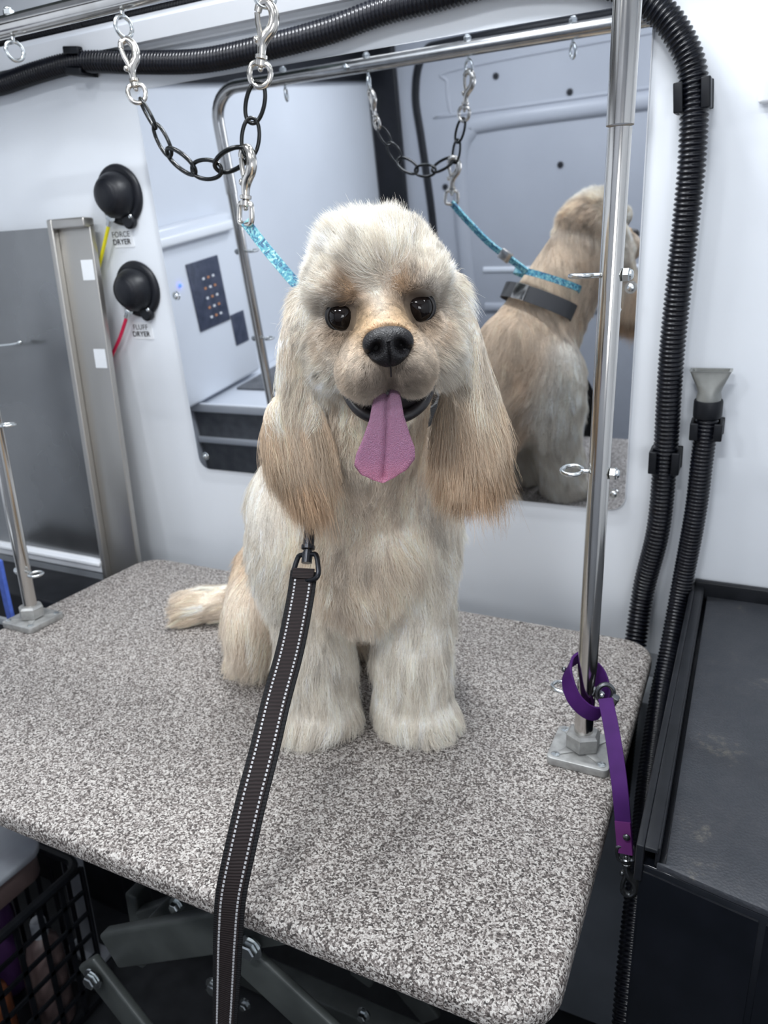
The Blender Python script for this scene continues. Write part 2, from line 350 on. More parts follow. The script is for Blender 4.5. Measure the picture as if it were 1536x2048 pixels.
# ------------------------------------------------------------------ mirror
x0, x1, s0, s1 = -.889, -.134, .1675, .780
def mframe(x, s, o): return np.array([x, WY-s*sin(TH)-o*cos(TH), s*cos(TH)-o*sin(TH)])
mr = thing('wall_mirror', mframe((x0+x1)/2, s0, 0), 'large rounded-corner acrylic mirror screwed to the leaning white wall behind the dog', 'mirror')
g = G(); prism(g, round_rect(x0, x1, s0, s1, .022), .0005, .004, .001, 2, mframe); obj('backing', g, M['mirror_edge'], mr)
g = G(); prism(g, round_rect(x0+.0012, x1-.0012, s0+.0012, s1-.0012, .021), .0041, .0047, 0, 2, mframe); obj('mirror_glass', g, M['mirror'], mr, smooth=False)
for u, v in ((410, 913), (1227, 988), (352, 592), (1262, 575)):
    p = at_wall(u, v, .005); g = G(); sphere(g, p, (.0055, .003, .0055)); lathe(g, [(.0075, 0), (.0075, .0012)], p-WN*.0, -WN, 20); obj('screw', g, M['zinc'], mr)
g = G(); box(g, (x0+.01, WY-.075, .7805), (x1-.005, WY-.071, .7845)) if 0 else None

# ------------------------------------------------------------------ hoses on the wall
def hose(name, P, r, pitch, label, parent=None, amp=.22):
    P = smooth_path(P, 14); Q, t = resample(P, pitch/4); ph = (np.arange(len(Q)) % 4); rr = r*np.where(ph == 0, 1-amp, np.where(ph == 2, 1., 1-amp*.3))
    g = G(); tube(g, Q, rr, 20); return obj(name, g, M['hose'], parent, angle=180)
HP = [(-60, 182), (0, 170), (80, 143), (160, 124), (270, 125), (400, 122), (520, 98), (650, 64), (760, 24), (880, -8), (1000, -40), (1130, -48), (1230, -30), (1300, 5), (1352, 62), (1386, 150), (1386, 300), (1372, 450), (1345, 700), (1330, 920), (1316, 1060), (1285, 1190)]
PT = [at_wall(u, v, .021) for u, v in HP]
PT[16:] = [p - np.array([0, .006*(k < 3), 0]) for k, p in enumerate(PT[16:])]
PT += [np.array([-.102, .99, -.07]), np.array([-.104, .972, -.25])]
hs = thing('vacuum_hose', PT[-1], 'long black corrugated hose looping along the wall above the mirror and down its right side', 'hose')
hose('hose', PT, .0158, .0056, '', hs)
def clip(px, d, parent, w_=.030, off=.021):
    p = at_wall(*px, off); d = np.asarray(d, float); d -= WN*(d@WN); d /= np.linalg.norm(d); s = np.cross(d, WN)
    g = G()
    for k in (-1, 1):
        c = p+s*k*.0168-WN*.001; R = np.stack([s, WN, d], 1)
        box(g, c-np.array([.0022, .016, w_/2]), c+np.array([.0022, .016, w_/2]), .0012, R)
        c2 = c-s*k*.003-WN*.0145; box(g, c2-np.array([.0045, .002, w_/2]), c2+np.array([.0045, .002, w_/2]), .001, R)
    c = p+WN*.0175; box(g, c-np.array([.018, .0022, w_/2]), c+np.array([.02, .0022, w_/2]), .001, np.stack([s, WN, d], 1))
    return obj('hose_clip', g, M['black'], parent)
clip((160, 124), PT[4]-PT[3], hs); clip((1386, 192), PT[16]-PT[15], hs); clip((1330, 920), PT[19]-PT[18], hs)
# hose behind the rail, on the ledge
A, B = wall_pt(-1.36, .872, .020), wall_pt(-.2, .872, .020)
h2 = thing('air_hose', B, 'black corrugated hose running along the top of the white ledge behind the chrome rail', 'hose')
hose('hose', [A, (A+B)/2, B, wall_pt(.6, .875, .018)], .0135, .0052, '', h2)
g = G(); c = at_wall(165, 65, .018); c[2] = .873; c[1] = wall_pt(0, .873, .018)[1]; lathe(g, [(.0150, -.012), (.0150, .012)], c, (1, 0, 0), 24); obj('coupling', g, M['black'], h2)
# blower hose with flat nozzle
BP = [at_wall(1416, 815, .024), at_wall(1413, 850, .024), at_wall(1404, 920, .026), at_wall(1390, 1030, .030), at_y(1362, 1180, 1.02), at_y(1340, 1300, .98), at_y(1320, 1400, .93), at_y(1297, 1560, .84), at_y(1284, 1700, .76), at_y(1268, 1850, .69), at_y(1256, 1980, .64), at_y(1246, 2120, .6), at_y(1236, 2300, .56)]
h3 = thing('blower_hose', BP[-1], 'corrugated blower hose with flat grey nozzle, clipped to the wall beside the black cabinet', 'hose')
hose('hose', BP, .0142, .0050, '', h3, .15)
ax = BP[0]-BP[1]; ax /= np.linalg.norm(ax); g = G(); lathe(g, [(.0165, -.012), (.0172, -.010), (.0172, .008), (.0165, .010)], BP[0], ax, 28); obj('cuff', g, M['black'], h3)
clip((1413, 858), BP[0]-BP[1], h3, .022, .024)
g = G(); u_ = np.array([1., 0, 0]); u_ -= ax*(u_@ax); u_ /= np.linalg.norm(u_); v_ = np.cross(u_, ax)
if v_[1] > 0: v_ = -v_
secs = []
for h, a, b, n in ((.008, .0145, .0145, 2), (.014, .0145, .0145, 2), (.020, .0135, .0135, 2), (.028, .0160, .0120, 3), (.038, .020, .0105, 6), (.047, .0235, .0100, 12), (.0475, .0245, .0108, 14)):
    secs.append([BP[0]+ax*h+u_*(a*np.sign(cos(t))*abs(cos(t))**(2/n))+v_*(b*np.sign(sin(t))*abs(sin(t))**(2/n)) for t in np.linspace(0, 2*pi, 32, endpoint=False)])
inn = [[BP[0]+ax*h+(q-BP[0]-ax*((q-BP[0])@ax))*k for q in secs[-1]] for h, k in ((.0475, .86), (.030, .62))]
V = [q for s in secs+inn for q in s]; n = 32; F_ = [(i*n+j, i*n+(j+1) % n, (i+1)*n+(j+1) % n, (i+1)*n+j) for i in range(len(secs)+1) for j in range(n)]+[tuple(range((len(secs)+1)*n, (len(secs)+2)*n))]
g.add(V, F_); obj('nozzle', g, M['nozzle'], h3)

# ------------------------------------------------------------------ dryer buttons, labels and air lines
def dryer(px, label, line_m, lp, word, slabel, llabel):
    p = at_wall(*px, 0); t = thing('air_switch', p, label, 'switch', 'air switches on the wall')
    g = G(); lathe(g, [(.046, 0), (.047, .003), (.046, .006), (.043, .0085), (.0405, .009)], p, -WN, 40)
    a = p+np.array([.014, 0, -.040]); lathe(g, [(.013, .0), (.013, .006), (.010, .0085)], a, -WN, 20); obj('flange', g, M['rubber'], t)
    g = G(); prof = [(.037, .006)]
    for k in range(1, 26):
        a = k/25*pi/2; prof.append((.036*cos(a)**.8+.0008*(k % 3 == 0 and k > 12)+.0004, .006+.036*sin(a)))
    lathe(g, prof, p, -WN, 40); obj('dome', g, M['rubber'], t)
    for d in ((.008, .038), (.022, -.034)):
        g = G(); q = p+np.array([d[0], -.009, d[1]]); sphere(g, q, (.004, .0025, .004)); obj('screw', g, M['zinc'], t)
    e = at_wall(lp[0][0], lp[0][1], .016)
    g = G(); d = at_wall(lp[1][0], lp[1][1], .012)-e; d /= np.linalg.norm(d); hexagon(g, e-d*.016, d, .0075, .008); lathe(g, [(.0045, 0), (.0045, .012)], e-d*.009, d, 12); obj('fitting', g, M['zinc'], t)
    g = G(); tube(g, smooth_path([at_wall(u, v, o) for u, v, o in lp2(lp)], 10), .0031, 10); o = obj('air_line', g, line_m); tag(o, llabel, 'tube')
    q = at_wall(*slabel, 0); lb = thing('wall_label', q, 'white printed label reading %s DRYER stuck under the %s black air switch' % (word, 'upper' if word == 'FORCE' else 'lower'), 'label')
    W, H = .044, .030; g = G(); prism(g, round_rect(q[0]-W/2, q[0]+W/2, q[2]/cos(TH)-H/2, q[2]/cos(TH)+H/2, .002), .0002, .0009, 0, 2, mframe); obj('sticker', g, M['label'], lb, smooth=False)
    for k, s in enumerate((word, 'DRYER')):
        c = bpy.data.curves.new('lettering', 'FONT'); c.body = s; c.size = .0125; c.align_x = 'CENTER'; c.align_y = 'CENTER'; c.extrude = .0002; c.offset = .00008; c.space_character = 1.05
        t0 = bpy.data.objects.new('lettering_source', c); col.objects.link(t0); bpy.context.view_layer.update(); tm = bpy.data.meshes.new_from_object(t0.evaluated_get(bpy.context.evaluated_depsgraph_get())); bpy.data.objects.remove(t0); tm.materials.clear(); tm.materials.append(M['ink']); o = bpy.data.objects.new('lettering', tm); col.objects.link(o); o.parent = lb
        o.location = -WN*.0013+np.array([-.004, 0, (.0055 if k == 0 else -.0062)]); o.rotation_euler = (pi/2+TH, 0, 0)
def lp2(lp): return [(u, v, o) for u, v, o in lp]
dryer((242, 390), 'upper black domed rubber air switch on the white wall beside the mirror', M['yellow'], [(218, 448, .016), (206, 500, .015), (194, 550, .010), (185, 590, .004)], 'FORCE', (247, 476), 'short yellow air line running from the upper black switch to behind the steel post')
dryer((278, 578), 'lower black domed rubber air switch on the white wall beside the mirror', M['red'], [(254, 632, .016), (240, 675, .015), (219, 722, .010), (206, 760, .004)], 'FLUFF', (286, 661), 'short red air line running from the lower black switch to behind the steel post')

# ------------------------------------------------------------------ stainless splash panel and its post
YT = .975
a = at_y(97, 440, YT); b = at_y(181, 446, YT); XT0, XT1, ZT = a[0], -1.010, a[2]
XT0 = XT1-.086
tp = thing('splash_panel', (XT0, YT, FLOOR), 'grey stainless tub splash panel with a tall channel post, standing left of the table', 'panel')
g = G(); lean = lambda x, z: np.array([x, YT-.0+.0*z, z])
def leaned(g, dz=TH):    # shear so that the post leans like the wall behind it
    return g
box(g, (XT0+.012, YT+.004, FLOOR), (XT1, YT+.016, ZT-.010), .002); obj('channel_web', leaned(g), M['steel'], tp)
g = G(); box(g, (XT0, YT-.008, FLOOR), (XT0+.012, YT+.016, ZT), .003); box(g, (XT0+.012, YT-.008, ZT-.016), (XT1, YT+.016, ZT), .003); obj('channel_lip', leaned(g), M['steel'], tp)
g = G(); box(g, (XL+.005, YT+.002, -.02), (XT0, YT+.008, ZT-.012), .001); obj('sheet', leaned(g), M['steel_dark'], tp)
g = G(); box(g, (XL+.005, YT-.006, -.045), (XT0-.001, YT+.010, -.018), .003); box(g, (XL+.005, YT-.012, -.030), (XT0-.001, YT-.006, -.022), .002); obj('bottom_rail', leaned(g), M['trim'], tp)
g = G(); box(g, (XL+.005, YT+.002, FLOOR), (XT0, YT+.01, -.046)); obj('lower_sheet', leaned(g), M['dark_grey'], tp)
for i, (u, v) in enumerate(((176, 540), (201, 717))):
    q = at_y(u, v, YT-.004); yy = YT+.0035; q = at_y(u, v, yy); g = G(); prism(g, round_rect(q[0]-.0135, q[0]+.0135, q[2]-.0165, q[2]+.0165, .001), 0, .0006, 0, 2, lambda x, z, o, yy=yy: np.array([x, yy-o, z])); 
    tag(obj('sticker', g, M['label'], smooth=False), 'small square white sticker on the steel post, %s one of two' % ('upper' if i == 0 else 'lower'), 'sticker')
g = G(); P = smooth_path([at_y(-30, 693, YT-.03), at_y(10, 690, YT-.03), at_y(38, 686, YT-.03), at_y(42, 683, YT-.01)], 6); tube(g, P, .0022, 8); sphere(g, at_y(40, 685, YT-.03), .004); obj('latch', g, M['zinc'], tp)
g = G(); P = [(-1.062+.012*sin(k*.9), .82+.004*k, .02-.05*k) for k in range(9)]
tb0 = at_y(-4, 1118, .80); g = G(); P = [tb0+np.array([.0008*k*k*.2, 0, -.03*k]) for k in range(14)]
TOWEL = P
#TOWEL#
# shelf overhead at top left
g = G(); sh = thing('overhead_shelf', (-1.2, .80, .99), 'dark glass-fronted overhead shelf above the chrome rail at top left', 'shelf')
box(g, (XL+.01, .66, .99), (-.86, .93, 1.18), .004); obj('shelf_box', g, M['green_glass'], sh)
for k in range(4):
    g = G(); box(g, (-1.30+.035*k, .650, 1.0), (-1.292+.035*k, .659, 1.17), .001); obj('slat', g, M['nozzle'], sh)

# ------------------------------------------------------------------ control panel on the partition seen in the mirror
cp = thing('control_panel', (XL, .3, .0), 'white control panel with dark keypad and blue lamp, seen in the mirror at left', 'control panel')
def xbox(y0, y1, z0, z1, d0, d1, nm, m, bev=.002):
    g = G(); box(g, (XL+d0, y0, z0), (XL+d1, y1, z1), bev); return obj(nm, g, m, cp)
xbox(.148, .648, .056, .52, 0.001, .05, 'housing', M['partition'], .012)
xbox(.168, .608, .475, .50, .05, .07, 'top_ledge', M['trim'], .006)
kp = xbox(.253, .393, .24, .42, .05, .054, 'keypad', M['keypad'])
xbox(.183, .248, .16, .25, .05, .053, 'keypad', M['keypad'])
for i in range(3):
    for j in range(5):
        g = G(); box(g, (XL+.0541, .288+.022*i, .265+.026*j), (XL+.0555, .297+.022*i, .271+.026*j)); obj('key_mark', g, M['amber'] if (i+j) % 2 else M['label'], kp)
g = G(); sphere(g, (XL+.053, .433, .375), .0045); tag(obj('indicator_lamp', g, M['led'], cp), 'glowing blue indicator lamp')
g = G(); lathe(g, [(.03, 0), (.03, .02), (.012, .026)], (XL+.05, .578, .36), (1, 0, 0), 24); obj('black_knob', g, M['rubber'], cp)
st = thing('step_bench', (-1.24, 0, FLOOR), 'low grey step bench with pale edging against the partition, seen in the mirror', 'step bench')
g = G(); box(g, (XL+.002, -.50, .026), (-1.06, .44, .043), .003); obj('top', g, M['partition'], st)
g = G(); box(g, (XL+.06, -.45, .0432), (-1.08, .30, .050), .002); obj('step_mat', g, M['bench'], st)
g = G(); box(g, (XL+.002, .440, .028), (-1.06, .452, .053), .003); box(g, (XL+.002, .440, -.068), (-1.06, .450, -.050), .003); obj('edging', g, M['trim'], st)
g = G(); box(g, (XL+.002, -.49, FLOOR), (-1.07, .438, .025), .002); obj('riser', g, M['bench'], st)

# ------------------------------------------------------------------ grooming table
TX0, TX1, TY0, TY1, TT = -.989, -.073, .380, .990, .026
tb = thing('grooming_table', (-.53, .685, FLOOR), 'rectangular grooming table with rounded corners and speckled grey-white vinyl top, under the dog', 'table')
g = G(); prism(g, round_rect(TX0, TX1, TY0, TY1, .045, 12), -TT, 0, .0095, 6); obj('tabletop', g, M['table'], tb)
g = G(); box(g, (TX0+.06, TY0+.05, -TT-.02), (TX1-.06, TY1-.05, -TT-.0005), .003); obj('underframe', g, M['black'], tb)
def beam(p, q, w_, h, nm, m=M['lift'], up=(0, 0, 1), thick=None):
    p = np.array(p, float); q = np.array(q, float); d = q-p; L_ = np.linalg.norm(d); d /= L_; u = np.cross(np.array(up, float), d); u /= np.linalg.norm(u); v = np.cross(d, u)
    R = np.stack([d, u, v], 1); c = (p+q)/2; g = G(); box(g, c-np.array([L_/2, w_/2, h/2]), c+np.array([L_/2, w_/2, h/2]), .004, R); return obj(nm, g, m, tb)
def bolt(p, r=.009, ax_=(0, -1, 0)):
    g = G(); lathe(g, [(r*1.5, 0), (r*1.5, .002)], p, ax_, 20); hexagon(g, np.array(p, float)+np.array(ax_)*.002, ax_, r, .008); obj('bolt', g, M['zinc'], tb)
YS = .47
def upto(p, d, L_):
    t = L_
    if d[2] < 0: t = min(t, (FLOOR+.04-p[2])/d[2])
    if d[0] > 0: t = min(t, (-.13-p[0])/d[0])
    return p+d*t
pA0, pA1 = at_y(232, 1893, YS), at_y(520, 1845, YS)
dirA = (pA1-pA0)/np.linalg.norm(pA1-pA0)
for dy in (0, .34):
    o_ = np.array([0, dy, 0]); y = YS+dy
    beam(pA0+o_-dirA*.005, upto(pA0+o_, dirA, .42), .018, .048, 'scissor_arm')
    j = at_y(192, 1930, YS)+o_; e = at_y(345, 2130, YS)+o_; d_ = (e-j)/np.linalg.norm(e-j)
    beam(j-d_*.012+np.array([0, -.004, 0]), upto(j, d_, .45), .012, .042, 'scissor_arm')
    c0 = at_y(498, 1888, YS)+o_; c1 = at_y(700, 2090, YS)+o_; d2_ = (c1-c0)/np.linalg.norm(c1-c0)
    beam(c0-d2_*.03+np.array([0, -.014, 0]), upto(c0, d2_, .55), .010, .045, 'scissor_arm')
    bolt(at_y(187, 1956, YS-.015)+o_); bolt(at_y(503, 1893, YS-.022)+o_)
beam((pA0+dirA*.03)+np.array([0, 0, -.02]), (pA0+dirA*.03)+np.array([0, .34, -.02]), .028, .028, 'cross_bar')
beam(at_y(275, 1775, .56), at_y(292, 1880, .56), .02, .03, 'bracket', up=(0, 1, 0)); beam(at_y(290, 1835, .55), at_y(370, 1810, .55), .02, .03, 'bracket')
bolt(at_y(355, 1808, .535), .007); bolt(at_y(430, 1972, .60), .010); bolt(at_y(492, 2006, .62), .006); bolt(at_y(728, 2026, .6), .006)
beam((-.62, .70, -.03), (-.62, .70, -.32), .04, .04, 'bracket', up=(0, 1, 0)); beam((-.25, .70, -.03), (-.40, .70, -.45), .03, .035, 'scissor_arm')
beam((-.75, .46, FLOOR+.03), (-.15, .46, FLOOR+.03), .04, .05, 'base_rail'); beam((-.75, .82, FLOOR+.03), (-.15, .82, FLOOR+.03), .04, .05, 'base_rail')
g = G(); cp0, cp1 = at_y(530, 1945, .50), at_y(598, 2030, .50); lathe(g, [(.0035, 0), (.0035, np.linalg.norm(cp1-cp0)-.03)], cp0, cp1-cp0, 12); lathe(g, [(.007, np.linalg.norm(cp1-cp0)-.035), (.007, np.linalg.norm(cp1-cp0))], cp0, cp1-cp0, 16); obj('gas_strut', g, M['nozzle'], tb)
# black brush fringe hanging from under the front right of the table
g = G()
for k in range(260):
    x = -.40+.27*random.random(); y = .43+.02*random.random(); l = .02+.03*random.random(); a = random.uniform(-.01, .01)
    g.add([(x, y, -.045), (x+.0012, y, -.045), (x+a, y-.005, -.045-l)], [(0, 1, 2)])
tag(obj('brush_fringe', g, M['black'], tb, smooth=False), kind='stuff')

# ------------------------------------------------------------------ chrome grooming arm over the table
YP = .698; XA, XB, HZ = -.955, -.1155, .780
ar = thing('grooming_gantry', (XB, YP, 0), 'chrome tubular overhead grooming rail with two posts bolted to the speckled table', 'grooming rail')
g = G(); cr_ = .055; P = [(XA, YP, .60)]
P += [(XA, YP, HZ-cr_)] + [(XA+cr_*(1-cos(a)), YP, HZ-cr_+cr_*sin(a)) for a in np.linspace(0, pi/2, 9)[1:]]
P += [(XB-cr_+cr_*sin(a), YP, HZ-cr_+cr_*cos(a)) for a in np.linspace(0, pi/2, 9)] + [(XB, YP, .609)]
tube(g, np.array(P), .0112, 32); obj('upper_tube', g, M['chrome'], ar)
for x in (XA, XB):
    g = G(); tube(g, np.array([(x, YP, .006), (x, YP, .3), (x, YP, .607)]), .0099, 32); obj('post', g, M['chrome'], ar)
    s = 1 if x == XB else 1
    pl = G(); prism(pl, round_rect(x-.032, x+.032, YP-.032, YP+.032, .006), .0003, .0095, .0012, 2)
    for k in range(4):    # cast web between the collar and the plate
        a = pi/4+k*pi/2; prism(pl, [(x+cos(a+b_)*r_, YP+sin(a+b_)*r_) for r_, b_ in ((.012, -.5), (.030, -.10), (.030, .10), (.012, .5))], .009, .0110, .0008, 2)
    plo = obj('base_plate', pl, M['cast'], ar)
    g = G(); hexagon(g, (x, YP, .0098), (0, 0, 1), .0185, .020); obj('hex_collar', g, M['cast'], ar)
    for dx, dy in ((-1, -1), (-1, 1), (1, -1), (1, 1)):
        c = np.array([x+.0235*dx, YP+.0235*dy, .0096]); g = G(); lathe(g, [(.0048, 0), (.0048, .0009), (.003, .0013)], c, (0, 0, 1), 16)
        box(g, c+np.array([-.003, -.0005, .0013]), c+np.array([.003, .0005, .0017])); box(g, c+np.array([-.0005, -.003, .0013]), c+np.array([.0005, .003, .0017])); obj('screw', g, M['zinc'], plo)
def eyebolt(c, d, ringn, R_=.0098):
    """c on tube axis, d points from the nut to the ring, ringn = ring plane normal"""
    c = np.array(c, float); d = np.array(d, float); rn = np.array(ringn, float); g = G()
    o = c+d*(.0115+.004+R_); e1 = d; e2 = np.cross(rn, d)
    tube(g, np.array([o+R_*(cos(t)*e1+sin(t)*e2) for t in np.linspace(0, 2*pi, 28, endpoint=False)]), .0022, 10, closed=True)
    tube(g, np.array([c-d*.016, c+d*(.0118+.005)]), .0023, 10); e = obj('eyebolt', g, M['zinc'], ar)
    g = G(); hexagon(g, c-d*.0098, -d, .0062, .0062); lathe(g, [(.0045, .006), (.0045, .0075), (.0028, .009)], c-d*.0098, -d, 16); obj('nut', g, M['zinc'], e)
    return o
RX = [-.797, -.631, -.452, -.287]
rings = []
for x, a in zip(RX, (-.35, -.25, -.9, -.6)): rings.append(eyebolt((x, YP, HZ), (0, 0, -1), (cos(a), sin(a), 0), .0098))
for z in (.4915, .3135, .077): eyebolt((XB, YP, z), (-1, 0, 0), (0, -.22, .975) if z == .3135 else (0, 0, 1.))
for z in (.4915, .312, .085): eyebolt((XA, YP, z), (1, 0, 0), (0, 0, 1.))
eyebolt((-.666, YP, HZ), (0, -1, 0), (0, 0, 1), .001)if 0 else None
g = G(); hexagon(g, (-.666, YP+.010, HZ), (0, 1, 0), .0062, .006); lathe(g, [(.003, .0), (.003, .012)], (-.666, YP+.01, HZ), (0, 1, 0), 12); obj('nut', g, M['zinc'], ar)
g = G(); hexagon(g, (XB+.002, YP+.010, .4615), (.6, .8, 0), .005, .006); obj('nut', g, M['zinc'], ar)

# ------------------------------------------------------------------ snap hooks and chain
def oval(w_, h, r, n=28, pts=None):
    a = (h-w_)/2 if h > w_ else 0; out = []
    for k in range(n):
        t = 2*pi*k/n; out.append((w_/2*cos(t), 0, (h/2)*sin(t)))
    return np.array(out)
def snap(parent, top, bottom, width_dir, nm='snap_hook', square=False, metal=M['nickel']):
    top = np.array(top, float); bottom = np.array(bottom, float); z = top-bottom; L_ = np.linalg.norm(z); z /= L_
    x = np.array(width_dir, float); x -= z*(x@z); x /= np.linalg.norm(x); y = np.cross(z, x)
    T = lambda P: np.array([top + L_*(p[0]*x+p[1]*y+p[2]*z) for p in P])
    g = G(); hk = smooth_path([(0, 0, -.62), (0, 0, -.50), (.035, 0, -.40), (.11, 0, -.30), (.135, 0, -.19), (.105, 0, -.07), (.02, 0, .0), (-.075, 0, -.04), (-.10, 0, -.12)], 6)
    rr = np.interp(np.linspace(0, 1, len(hk)), [0, .25, .45, .7, 1], [.055, .075, .075, .062, .05])*L_
    tube(g, T(hk), rr, 12); lathe(g, [(.07*L_, 0), (.085*L_, .012*L_), (.085*L_, .05*L_), (.06*L_, .06*L_)], T([(0, 0, -.665)])[0], z, 16)
    h = obj(nm, g, metal, parent)
    g = G(); tube(g, T([(-.105, 0, -.13), (-.085, 0, -.25), (-.03, 0, -.40)]), .038*L_, 10); tube(g, T([(-.03, 0, -.40), (-.03, 0, -.50)]), .048*L_, 10); sphere(g, T([(-.085, 0, -.44)])[0], (.05*L_,)*3); obj('gate', g, metal, h)
    g = G()
    if square: pts = smooth_path([(-.035, 0, -.70), (-.12, 0, -.73), (-.14, 0, -.80), (-.135, 0, -.97), (0, 0, -1.0), (.135, 0, -.97), (.14, 0, -.80), (.12, 0, -.73), (.035, 0, -.70)], 4)
    else: pts = smooth_path([(-.03, 0, -.70), (-.12, 0, -.74), (-.15, 0, -.84), (-.11, 0, -.95), (0, 0, -1.0), (.11, 0, -.95), (.15, 0, -.84), (.12, 0, -.74), (.03, 0, -.70)], 4)
    tube(g, T(pts), .040*L_, 10); lathe(g, [(.06*L_, -.05*L_), (.08*L_, -.03*L_), (.08*L_, .03*L_), (.06*L_, .035*L_)], T([(0, 0, -.71)])[0], z, 16); sphere(g, T([(0, 0, -.78)])[0], (.04*L_,)*3); obj('swivel_eye', g, metal, h)
    return h
ch = thing('tether_chain', rings[1], 'black oval-link chain with two nickel snap hooks, slung in a curve under the chrome rail', 'chain')
LP = [((280, 199), (312, 255)), ((308, 250), (342, 311)), ((334, 303), (391, 343)), ((384, 339), (443, 339)), ((433, 338), (494, 301)), ((497, 314), (505, 236)), ((502, 246), (519, 164))]
lk0 = None
for k, (a, b) in enumerate(LP):
    p, q = at_y(*a, YP), at_y(*b, YP); d = q-p; L_ = np.linalg.norm(d); d /= L_; tw = (.75, .35, .55, .15, .75, .5, .45)[k]
    nrm = np.array([0, 1., 0]); side = np.cross(d, nrm); n2 = cos(tw)*nrm+sin(tw)*side; w_ = np.cross(n2, d)
    if lk0 is None:
        g = G(); tube(g, np.array([(.5*cos(t)*abs(cos(t))**-.12*.42 if abs(cos(t)) > 1e-6 else 0, 0, .5*sin(t)) for t in np.linspace(0, 2*pi, 36, endpoint=False)])*np.array([1.15, 1, 1]), .056, 10, closed=True)
        lk0 = obj('link', g, M['link'], ch); base = lk0
    else: base = lk0.copy(); col.objects.link(base)
    ctr = (p+q)/2-np.array(ch.location); Lk = L_*1.0
    R = np.stack([w_, n2, d], 1)*Lk; base.matrix_parent_inverse = Matrix.Identity(4)
    base.matrix_basis = Matrix([list(R[0])+[ctr[0]], list(R[1])+[ctr[1]], list(R[2])+[ctr[2]], [0, 0, 0, 1]])
snap(ch, rings[1]+np.array([0, 0, -.012]), at_y(278, 206, YP), (.8, .55, 0))
snap(ch, rings[2]+np.array([0, 0, -.006]), at_y(518, 174, YP), (.95, .3, 0))

# ------------------------------------------------------------------ black cabinet on the right
CZ = .058
cb = thing('black_cabinet', (.16, .78, FLOOR), 'black cabinet with moulded door and dusty ribbed rubber mat on top, right of the table', 'cabinet')
X0c, X1c, Yf, Yb = -.034, .42, .505, 1.052
def front(x): return Yf-.03*sin(pi*min(1, max(0, (x-X0c-.004)/.45)))
outl = [(X0c, Yb)]+[(X0c, Yf)]+[(x, front(x)) for x in np.linspace(X0c+.012, X1c, 16)]+[(X1c, Yb)]
outl = outl[::1]
g = G(); prism(g, outl, FLOOR, CZ-.006, .002, 2); obj('body', g, M['black_gloss'], cb)
g = G(); prism(g, [(x+(.018 if x == X0c else 0), (y-.012 if y == Yb else y)) for x, y in outl[:]], CZ-.0062, CZ, .001, 2); obj('rubber_mat', g, M['mat'], cb)
g = G(); box(g, (X0c-.004, Yf-.004, CZ-.02), (X0c+.002, Yb, CZ+.014), .001); box(g, (X0c+.002, Yf-.004, CZ+.010), (X0c+.012, Yb, CZ+.014), .001); box(g, (X0c+.010, Yf+.0, CZ-.005), (X0c+.0135, Yb, CZ+.013), .001); box(g, (X0c, Yb-.012, CZ-.006), (X1c, Yb, CZ+.020), .002)
obj('raised_lip', g, M['black'], cb)
dr = G(); xs = np.linspace(.035, .40, 14)
V = []
for off, ins in ((.001, 0), (-.004, .0), (-.004, .012), (-.001, .018)):
    for x in xs: pass
def curved_panel(g, xa, xb, za, zb, t, rr=None):
    xs = np.linspace(xa, xb, 12); v = [];
    for x in xs:
        for z in (za, zb):
            for o in (.004, -t): v.append((x, front(x)+o, z))
    f = []
    for i in range(11):
        a, b = 4*i, 4*(i+1); f += [(a+1, b+1, b+3, a+3), (a, a+2, b+2, b), (a, b, b+1, a+1), (a+2, a+3, b+3, b+2)]
    f += [(0, 1, 3, 2), (44, 46, 47, 45)]; return g.add(v, f)
g = G(); curved_panel(g, X0c+.002, .05, -.13, CZ-.012, .002); curved_panel(g, .055, X1c-.01, -.13, CZ-.012, .002); obj('drawer_front', g, M['black_gloss'], cb, smooth=False)
g = G(); curved_panel(g, .008, X1c-.01, FLOOR+.05, -.16, .004); d_o = obj('door', g, M['black_gloss'], cb, smooth=False)
g = G(); curved_panel(g, .022, X1c-.03, FLOOR+.08, -.185, .009); curved_panel(g, .03, X1c-.03, -.215, -.20, .013); obj('inset', g, M['black'], d_o, smooth=False)
# grey moulding on the lower wall between table and cabinet
g = G(); wh = thing('wheel_arch_cover', (-.2, .98, FLOOR), 'grey moulded ledge low on the wall between the table and the black cabinet', 'moulding')
v = []; prof = [(1.070, -.10), (1.05, -.105), (1.025, -.12), (1.02, -.15), (1.012, -.20), (1.0, FLOOR)]
for y, z in prof: v += [(-.5, y, z), (-.042, y, z)]
v += [(-.5, 1.07, FLOOR), (-.042, 1.07, FLOOR)]; f = [(2*i, 2*i+1, 2*i+3, 2*i+2) for i in range(6)]+[(12, 13, 1, 0), tuple(range(0, 14, 2)), tuple(range(13, 0, -2))]
g.add(v, f); obj('cover', g, M['dark_grey'], wh)
# white frame at the top right of the wall
g = G(); sw = thing('wall_cover_plate', wall_pt(.06, .66), 'white moulded frame on the wall at the top right corner, beyond the long hose', 'cover plate')
prism(g, round_rect(-.020, .12, .665, .90, .004), .0002, .010, .004, 4, mframe); obj('frame', g, M['trim'], sw)
g = G(); prism(g, round_rect(-.006, .106, .68, .885, .003), .0101, .012, .001, 2, mframe); obj('face', g, M['partition'], sw)

